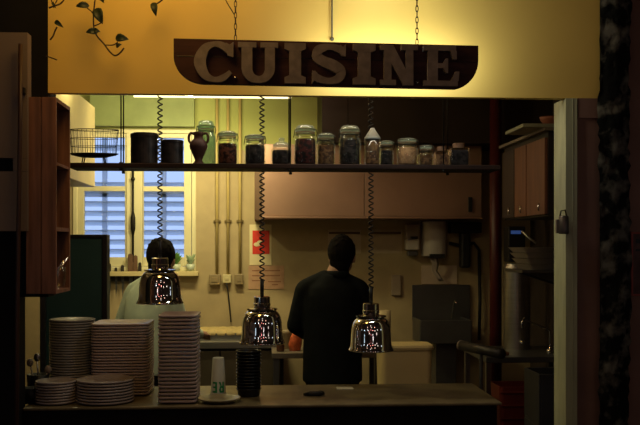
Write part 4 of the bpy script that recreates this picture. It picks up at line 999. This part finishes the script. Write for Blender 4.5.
pj = mat('black_cloth', (.006,.008,.010), .9, var=.4, scale=12, spec=.2)
pt = mat('dark_trousers', (.010,.010,.012), .9, spec=.2)
ws = mat('pale_green_shirt', (.62,.73,.60), .85, var=.1, scale=9, bump=.15)
Y1 = 6.22; px1 = 332.5
person((PX(px1,Y1),Y1,0), 1.748, 0, -.35, .06, 'person in a long black jacket standing with back turned at prep table', pj, pt, hair,
       [(-.262,.05,1.10),(.262,.05,1.10)], [(-.16,.31,1.0),(.16,.31,1.0)], headoff=(.075,.0), shoulder=.225, hem=.72, skirt=.45)
Y2 = 6.05
person((PX(144.5,Y2),Y2,0), 1.725, -.75, .4, .16, 'person in a pale green-white shirt facing the window bench', ws, pt, hair,
       [(-.30,.04,1.12),(.25,.12,1.10)], [(-.16,.33,1.04),(.15,.38,1.06)], headoff=(0,.03), shoulder=.225, hem=.82, strap=True)
# ------------------------------------------------------------------ lights
YL = 6.6; zf = PZ(98.0,YL,210); lx0, lx1 = PX(131,YL), PX(294,YL)
q = thing('ceiling_light', 'long white fluorescent ceiling light glimpsed under the yellow wall', 'light', ((lx0+lx1)/2,YL,zf))
build(M().box(lx0,lx1,YL-.05,YL+.05,zf+.03,zf+.075), 'housing', white, q, bevel=.004)
build(M().cyl((lx0+.02,YL,zf+.014),(lx1-.02,YL,zf+.014),.014,n=14), 'tube', mat('lit_tube', (1,1,.9), .4, var=0, emit=(1,.86,.42), es=2.2), q, smooth=True)
for x in (lx0+.2, lx1-.2): build(M().cyl((x,YL,zf+.075),(x,YL,KC),.006,n=8), 'hanger', steel, q)
def area(name, loc, size, sy, col, e, rot):
    l = bpy.data.lights.new(name, 'AREA'); l.shape = 'RECTANGLE'; l.size = size; l.size_y = sy; l.color = col; l.energy = e
    o = bpy.data.objects.new(name, l); C.objects.link(o); o.location = loc; o.rotation_euler = rot; return o
def point(name, loc, r, col, e):
    l = bpy.data.lights.new(name, 'POINT'); l.shadow_soft_size = r; l.color = col; l.energy = e
    o = bpy.data.objects.new(name, l); C.objects.link(o); o.location = loc; return o
area('fluorescent_light', ((lx0+lx1)/2-.1, YL, zf-.004), .9, .05, (1,.86,.42), 38, (math.radians(28),math.radians(24),0))
point('left_kitchen_bulb', (PX(62,5.2), 5.5, 2.8), .05, (1,.88,.45), 26)
point('kitchen_bulb', (PX(305,6.2), 6.2, 2.8), .06, (1,.58,.36), 4.5)
# strip behind the yellow wall over the pass shelf
area('pass_strip_light', (PX(300,4.2), 4.10, 2.74), 1.6, .05, (1,.84,.66), 5, (math.radians(0),0,0))
# lamps lighting the yellow wall: a tube behind the sign and spots above
area('sign_back_tube', (PX(395,3.7), 3.70, PZ(56,3.7,405)), .62, .04, (.94,1,.95), 2.4, (PI/2,0,0))
point('sign_lamp_white', (PX(385,3.66), 3.62, 2.92), .06, (.97,1,.86), 4.4)
point('sign_lamp_left', (PX(150,3.6), 3.3, 3.05), .25, (1,.56,.12), 16)
# globe bulbs in the room behind the camera
for i, (x, y, z, c, e) in enumerate(((-1.2,1.2,2.9,(1,.6,.4),4),(.3,.4,3.0,(1,.7,.5),4),(1.5,1.0,2.8,(1,.55,.4),4),(-.4,-1.2,2.7,(1,.25,.2),6),(.9,-1.0,2.4,(1,.3,.25),6),(-1.8,-.6,2.4,(.9,.95,1),7),(1.9,-.4,2.2,(1,.8,.65),5),(.1,1.6,2.95,(1,.9,.8),2),(-2.3,1.6,2.0,(.75,.9,1),4),(2.3,1.6,2.0,(1,.9,.75),2),(-.9,.2,1.9,(1,.4,.3),2),(.8,.1,1.5,(1,.9,.8),2.0),(-.3,-2.2,1.6,(1,.3,.3),4),(1.1,-2.2,1.3,(1,.85,.8),4),(-1.3,-2.2,1.9,(1,.8,.7),4),(-1.6,2.2,1.3,(.7,.9,1),1.0),(1.5,2.4,1.4,(1,.8,.7),1.0),(-2.35,3.0,1.9,(.7,.95,1),1.6),(2.35,3.1,1.7,(.8,.9,1),1.2),(.6,-.2,2.2,(1,.5,.4),2),(-1.5,.6,2.5,(1,.85,.7),2))):
    point('room_bulb', (x,y,z), .10, c, e*.42)
# sky seen through the shutters
w = bpy.data.worlds.new('world'); bpy.context.scene.world = w; w.use_nodes = True
bg = w.node_tree.nodes['Background']; bg.inputs[0].default_value = (.44,.60,1,1); bg.inputs[1].default_value = 1.1
bpy.context.view_layer.update()
